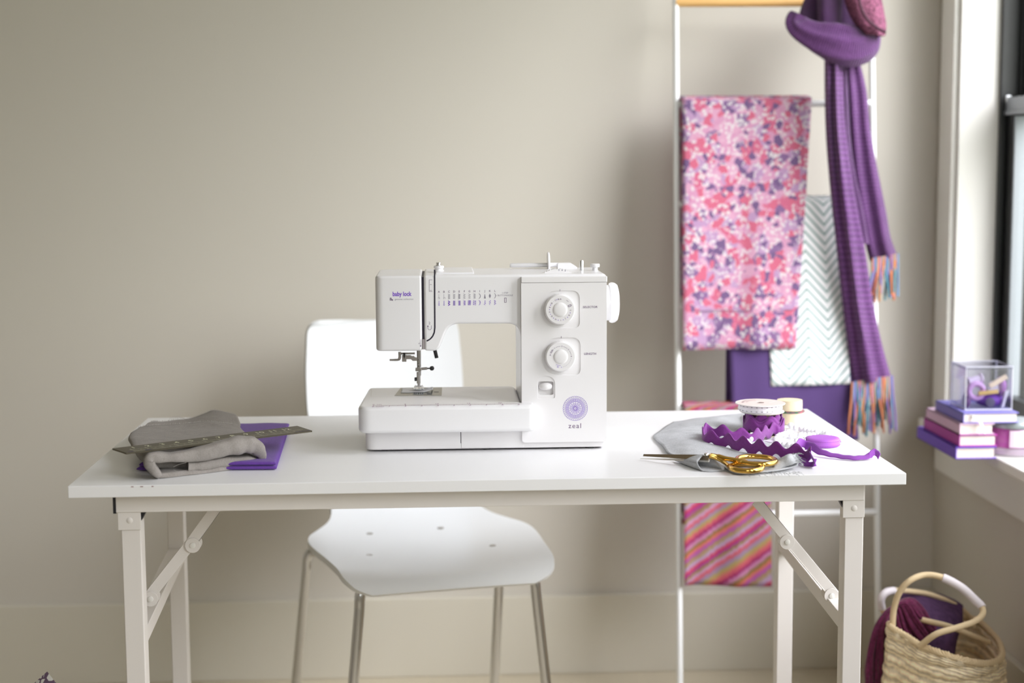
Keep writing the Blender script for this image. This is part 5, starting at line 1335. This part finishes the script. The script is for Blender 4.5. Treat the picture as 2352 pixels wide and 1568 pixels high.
def trinket_box():
    x0, x1, y0, y1, z0, z1 = 1.046, 1.140, 2.965, 3.055, BZ, BZ+.087
    t = thing('clear_box', 'clear acrylic box of sewing notions on top of the book stack', 'box', ((x0+x1)/2, (y0+y1)/2, z0))
    g = glass_mat('acrylic', (240, 240, 246), .18, .05); w = .0022
    b = MB().box(x0, x1, y0, y1, z0, z0+w).box(x0, x1, y0, y0+w, z0, z1).box(x0, x1, y1-w, y1, z0, z1).box(x0, x0+w, y0, y1, z0, z1).box(x1-w, x1, y0, y1, z0, z1)
    b.build('box_body', g, t, smooth=0)
    MB().box(x0-.001, x1+.001, y0-.001, y1+.001, z1-.006, z1+.001).build('lid', g, t, smooth=0)
    ed = MB()
    for x in (x0, x1):
        for y in (y0, y1): ed.tube([(x, y, z0), (x, y, z1)], .0009, 6)
    for z in (z0+.001, z1): ed.tube([(x0, y0, z), (x1, y0, z), (x1, y1, z), (x0, y1, z)], .0009, 6, closed=True)
    eo = ed.build('box_edges', mat('acrylic_edge', (232, 232, 238), .3), t)
    cx, cy = (x0+x1)/2, (y0+y1)/2
    V = lambda dx, dy, dz: Vector((cx+dx, cy+dy, z0+dz))
    def nt(name, label, cat, mb, col, **k):
        o = mb.build(name, mat(name, col, .6), None, smooth=50, **k); return tag(o, label, cat)
    nt('thread_skein', 'pale lilac ring of thread behind the yellow peg in the clear box', 'thread', MB().tube([V(-.020+.0145*cos(a), -.028, .036+.0145*sin(a)) for a in [2*pi*k/24 for k in range(24)]], .0058, 12, closed=True), (214, 170, 214))
    nt('wooden_peg', 'yellow wooden peg lying level across the lilac thread ring', 'peg', MB().obox(V(.002, -.036, .034), (.020, 0, .002), (0, .0025, 0), (-.0003, 0, .004)), (226, 192, 112), bevel=.001)
    nt('wooden_peg', 'cream wooden peg slanting near the top right of the clear box', 'peg', MB().obox(V(.022, -.034, .056), (.017, 0, .010), (0, .0025, 0), (-.0025, 0, .0042)), (236, 214, 178), bevel=.001)
    nt('fabric_scrap', 'bright violet cloth scrap at the bottom of the clear box', 'fabric scrap', MB().ball(V(.012, -.016, .016), 1, 16, (.030, .020, .0135)), (120, 62, 170))
    nt('fabric_scrap', 'magenta cloth scrap at the right wall of the clear box', 'fabric scrap', MB().ball(V(.033, -.020, .044), 1, 16, (.0105, .016, .020)), (150, 72, 160))
    nt('button', 'grey round button leaning in the middle of the clear box', 'button', MB().lathe(V(.014, -.030, .043), (.2, -1, .2), [(.0005, 0), (.0125, 0), (.013, .0025), (.0005, .003)], 24), (176, 170, 182))
    nt('thread_bobbin', 'white bobbin lying at the top left inside the clear box', 'bobbin', MB().lathe(V(-.034, -.02, .054), (1, 0, .25), [(.010, 0), (.010, .003), (.0075, .0035), (.0075, .026), (.010, .0265), (.010, .0295)], 24), (224, 208, 224))
    nt('chalk_stick', 'white chalk stick upright at the lower right inside the clear box', 'chalk', MB().obox(V(.036, -.034, .020), (.0032, 0, .0008), (0, .003, 0), (.004, 0, .017)), (238, 234, 238), bevel=.001)
    nt('button', 'dark grey button at the bottom front of the clear box', 'button', MB().lathe(V(.006, -.037, .014), (0, -1, .3), [(.0005, 0), (.009, 0), (.0095, .0022), (.0005, .003)], 24), (84, 76, 100))
    nt('cotton_ball', 'plum felt ball at the left wall of the clear box', 'felt ball', MB().ball(V(-.036, -.018, .016), 1, 16, (.0085, .015, .0155)), (132, 96, 140))
trinket_box()
def jar():
    c = Vector((1.178, 2.815, 0)); p = on(2285, 1035, 2, SZ)
    cx, cy, r_ = 1.150, 2.980, .0460
    t = thing('glass_jar', 'pink filled glass jar with a grey lid on the window sill', 'jar', (cx, cy, SZ))
    MB().lathe((cx, cy, SZ+.0165), (0, 0, 1), [(.002, 0), (r_-.003, 0), (r_-.003, .038), (.002, .039)], 48).build('pink_filling', mat('pink_filling', (206, 96, 188), .7), t, smooth=40)
    MB().lathe((cx, cy, SZ+.0005), (0, 0, 1), [(.002, 0), (r_-.002, .0006), (r_, .004), (r_, .0155), (.002, .0160)], 48).build('jar_base', mat('jar_base', (214, 204, 214), .2), t, smooth=40)
    MB().lathe((cx, cy, SZ+.004), (0, 0, 1), [(r_, 0), (r_+.0004, .010), (r_+.0004, .050), (r_-.002, .052)], 48, caps=False).build('jar_wall', glass_mat('jar_glass', (246, 240, 246), .2), t, smooth=60)
    MB().lathe((cx, cy, SZ+.0560), (0, 0, 1), [(.002, 0), (r_+.002, 0), (r_+.003, .002), (r_+.003, .0100), (r_+.001, .0125), (.002, .0130)], 48).build('lid', mat('jar_lid', (150, 158, 160), .35, metal=.4), t, smooth=40)
    lb = MB()
    for k in range(7):
        a0 = RAD(-118+k*9); a1 = a0+RAD(9)
        lb.add([(cx+(r_+.0009)*cos(a), cy+(r_+.0009)*sin(a), z) for a in (a0, a1) for z in (SZ+.019, SZ+.053)], [(0, 1, 3, 2)])
    lb.build('white_label', mat('jar_label', (236, 214, 232), .6), t, smooth=60)
jar()

# ================================================================== BASKET IN THE CORNER
M['straw'] = mat('woven_straw', (250, 232, 198), .85, spec=.2, bump=(9, 1.0, 'uv'), var=(90, .2))
M['rope'] = mat('straw_rope', (218, 196, 158), .8, spec=.2, bump=(320, .6))
def basket():
    # rim measured in the photograph, given real heights; the body drops to the floor from it
    rim = [at(2044, 1440, 2.70), at(2080, 1462, 2.665), at(2120, 1487, 2.63), at(2175, 1506, 2.60), at(2230, 1522, 2.60), at(2272, 1526, 2.63), at(2300, 1512, 2.68), at(2296, 1480, 2.76), at(2272, 1450, 2.84), at(2240, 1425, 2.91), at(2190, 1418, 2.96), at(2130, 1420, 2.95), at(2080, 1424, 2.88), at(2050, 1432, 2.79)]
    R_ = spline(rim, 6, closed=True); n = len(R_); c = sum(R_, Vector())/n
    t = thing('straw_basket', 'plaited straw basket bag with rope handles in the corner below the window', 'basket', (c.x, c.y, 0))
    sec = []
    for s_, k in ((0, .80), (.02, .93), (.15, 1.02), (.4, 1.07), (.7, 1.06), (.88, 1.03), (.96, 1.015), (1, 1.0)):
        row = []
        for i, p in enumerate(R_):
            q = Vector((c.x+(p.x-c.x)*k, c.y+(p.y-c.y)*k, p.z*s_)); q.x = min(q.x, XW-.022)
            row.append(q)
        sec.append(row)
    mb = MB(); net = [r+[r[0]] for r in sec]
    cols = [spline([r[i] for r in net], 12) for i in range(n+1)]
    g = [[cols[i][j] for i in range(n+1)] for j in range(len(cols[0]))]
    for j, r in enumerate(g):                             # plaited rows: each bulges a little
        for i, p in enumerate(r):
            d = (p-Vector((c.x, c.y, p.z))); d.normalize()
            r[i] = p+d*(.0052*abs(sin(p.z*pi/.024))+.0020*sin(i*1.9+int(p.z/.024)*1.5)-.003)
            r[i].x = min(r[i].x, XW-.0185)
    mb.grid(g); b = mb.build('basket_body', M['straw'], t, smooth=80, solid=.006)
    MB().xy([(p.x, p.y) for p in sec[1]], .002, .008).build('basket_bottom', M['straw'], t)
    br = MB(); pl = []
    for i in range(n*3):                                  # plaited rim
        u = i/(n*3)*n; k = int(u); p = R_[k].lerp(R_[(k+1) % n], u-k); pl.append(p)
    for ph in (0, 2.1, 4.2):
        br.tube([p+Vector((cos(i*.9+ph)*.0028, sin(i*.9+ph)*.0028, .002+sin(i*.9+ph)*.0034)) for i, p in enumerate(pl)], .0036, 6, closed=True)
    br.build('plaited_rim', M['rope'], t, smooth=60)
    # two rope handles, each with a pale sleeve
    def handle(ctrl, rr, sleeve, name='handle'):
        P = spline([at(*q) for q in ctrl], 8)
        h = MB().tube(P, rr, 12); ho = h.build(name, M['rope'], t, smooth=60)
        rib = MB()
        if sleeve:
            a, b_ = sleeve; MB().tube(P[a*8:b_*8+1], rr*1.42, 12).build('handle_sleeve', mat('sleeve_tape', (222, 214, 218), .7), ho, smooth=60, bevel=.0008)
        return ho
    handle([(2050, 1446, 2.70), (2053, 1400, 2.70), (2066, 1360, 2.69), (2090, 1333, 2.68), (2125, 1320, 2.68), (2165, 1326, 2.67), (2208, 1349, 2.66), (2240, 1378, 2.65), (2256, 1395, 2.64), (2256, 1412, 2.63), (2236, 1428, 2.62), (2195, 1442, 2.61), (2150, 1456, 2.61), (2112, 1484, 2.63)], .0056, (5, 8))
    handle([(2040, 1424, 2.84), (2026, 1396, 2.82), (2024, 1376, 2.81), (2034, 1361, 2.81), (2055, 1356, 2.82), (2095, 1358, 2.83), (2140, 1366, 2.84), (2185, 1384, 2.86), (2215, 1404, 2.88), (2232, 1424, 2.90), (2236, 1440, 2.90)], .0052, (1, 4))
    MB().tube(spline([at(2098, 1418, 2.74), at(2140, 1428, 2.72), (at(2180, 1438, 2.71)), at(2230, 1458, 2.72), at(2270, 1474, 2.76)], 6), .0052, 12).build('handle', M['rope'], t, smooth=60)
    return R_, c
RIM, RC = basket()
def yarns():
    pm = mat('purple_heather_knit', (82, 58, 88), .95, spec=.1, bump=(260, .8), var=(90, .22))
    bm_ = mat('burgundy_yarn', (98, 36, 68), .9, spec=.15, sheen=.2, bump=(500, .8), var=(160, .35))
    rows = [[(2050, 1392, 2.83), (2072, 1368, 2.84), (2110, 1360, 2.85), (2155, 1366, 2.86), (2196, 1382, 2.87), (2216, 1392, 2.86)],
            [(2052, 1425, 2.79), (2080, 1395, 2.79), (2115, 1388, 2.80), (2160, 1394, 2.81), (2196, 1408, 2.82), (2214, 1416, 2.83)],
            [(2062, 1452, 2.77), (2090, 1430, 2.76), (2120, 1425, 2.765), (2160, 1430, 2.77), (2190, 1438, 2.78), (2208, 1440, 2.80)],
            [(2082, 1490, 2.75), (2105, 1475, 2.735), (2130, 1470, 2.73), (2165, 1470, 2.73), (2188, 1470, 2.75), (2200, 1468, 2.78)],
            [(2110, 1530, 2.74), (2125, 1520, 2.73), (2145, 1518, 2.72), (2168, 1515, 2.72), (2185, 1508, 2.74), (2192, 1500, 2.77)]]
    net = ripple(surf([[at(*q) for q in r] for r in rows], 6, 6), .006, 22, 3)
    o = MB().grid(net); bk = [[p+Vector((0, .035*sin(pi*min(1, (i+.5)/len(r))), -.004)) for i, p in enumerate(r)] for r in net]
    o.grid(bk); o = o.build('knitted_cloth', pm, smooth=80, solid=.003)
    tag(o, 'purple heather knitted cloth bundled inside the straw basket', 'cloth')
    t = thing('yarn_hank', 'burgundy yarn hank draped over the left rim of the straw basket', 'yarn', tuple(at(2030, 1480, 2.74)))
    rnd = random.Random(11); mb = MB()
    for k in range(46):
        u = rnd.random(); v = rnd.random(); dz = rnd.uniform(-.008, .012)
        x = lambda a, b: a*(1-u)+b*u
        P = [at(x(2092, 2150)+rnd.uniform(-4, 4), x(1500, 1440), 2.735-dz), at(x(2070, 2120), x(1460, 1400), 2.74-dz), at(x(2050, 2090), x(1400, 1376), 2.75-dz), at(x(2018, 2056), x(1428, 1392), 2.745-dz), at(x(2000, 2040), x(1480, 1440), 2.735-dz), at(x(1992, 2040)+rnd.uniform(-3, 3), x(1530, 1510), 2.73-dz), at(x(1992, 2044), 1580, 2.73-dz), at(x(2000, 2046), 1660, 2.735-dz), at(x(2010, 2040), 1760, 2.75-dz)]
        mb.tube(spline([p+Vector((rnd.uniform(-.002, .002),)*3) for p in P], 4), rnd.uniform(.0030, .0046), 6)
    mb.build('yarn_strands', bm_, t, smooth=80)['kind'] = 'stuff'
yarns()

# ================================================================== CUSHION AT THE LEFT
def crackle(tr, tcn):
    v = tr.nodes.new('ShaderNodeTexVoronoi'); v.feature = 'DISTANCE_TO_EDGE'; v.inputs['Scale'].default_value = 95
    mp_ = tr.nodes.new('ShaderNodeMapping'); mp_.inputs['Scale'].default_value = (1, 1, .75); tr.links.new(tcn.outputs['Object'], mp_.inputs[0]); tr.links.new(mp_.outputs[0], v.inputs['Vector'])
    c = tr.nodes.new('ShaderNodeValToRGB'); el = c.color_ramp.elements; el[0].position = .09; el[0].color = (*srgb((98, 78, 98)), 1); el[1].position = .14; el[1].color = (*srgb((206, 204, 198)), 1)
    tr.links.new(v.outputs['Distance'], c.inputs[0]); return c.outputs[0]
def cushion():
    top = at(92, 1541, 2.40); a = RAD(-62)
    hw = .135; pts = []; net = []
    n = 21; cx = top.x-.020; cz = top.z-.200; Y0 = 2.43
    for side in (1, -1):
        g = []
        for j in range(n):
            r = []
            for i in range(n):
                u, v = -1+2*i/(n-1), -1+2*j/(n-1)
                th = (max(0, (1-u*u)*(1-v*v)))**.42*.05
                px_, pz_ = u*hw*(1-.06*(1-abs(v))), v*hw*(1-.06*(1-abs(u)))
                ca, sa = cos(RAD(38)), sin(RAD(38))
                g_ = Vector((cx+px_*ca-pz_*sa, Y0-side*th, cz+px_*sa+pz_*ca)); r.append(g_)
            g.append(r)
        net.append(g)
    mb = MB(); mb.grid(net[0]); mb.grid(net[1])
    zmin = min(p[2] for p in mb.v); dz = -zmin+.002
    o = mb.build('cushion', ramp_mat('crackle_print', crackle), smooth=80); 
    tag(o, 'white cushion with a plum crackle line print, its corner showing at the bottom left', 'cushion')
    return top, zmin
print('CUSHION', cushion())
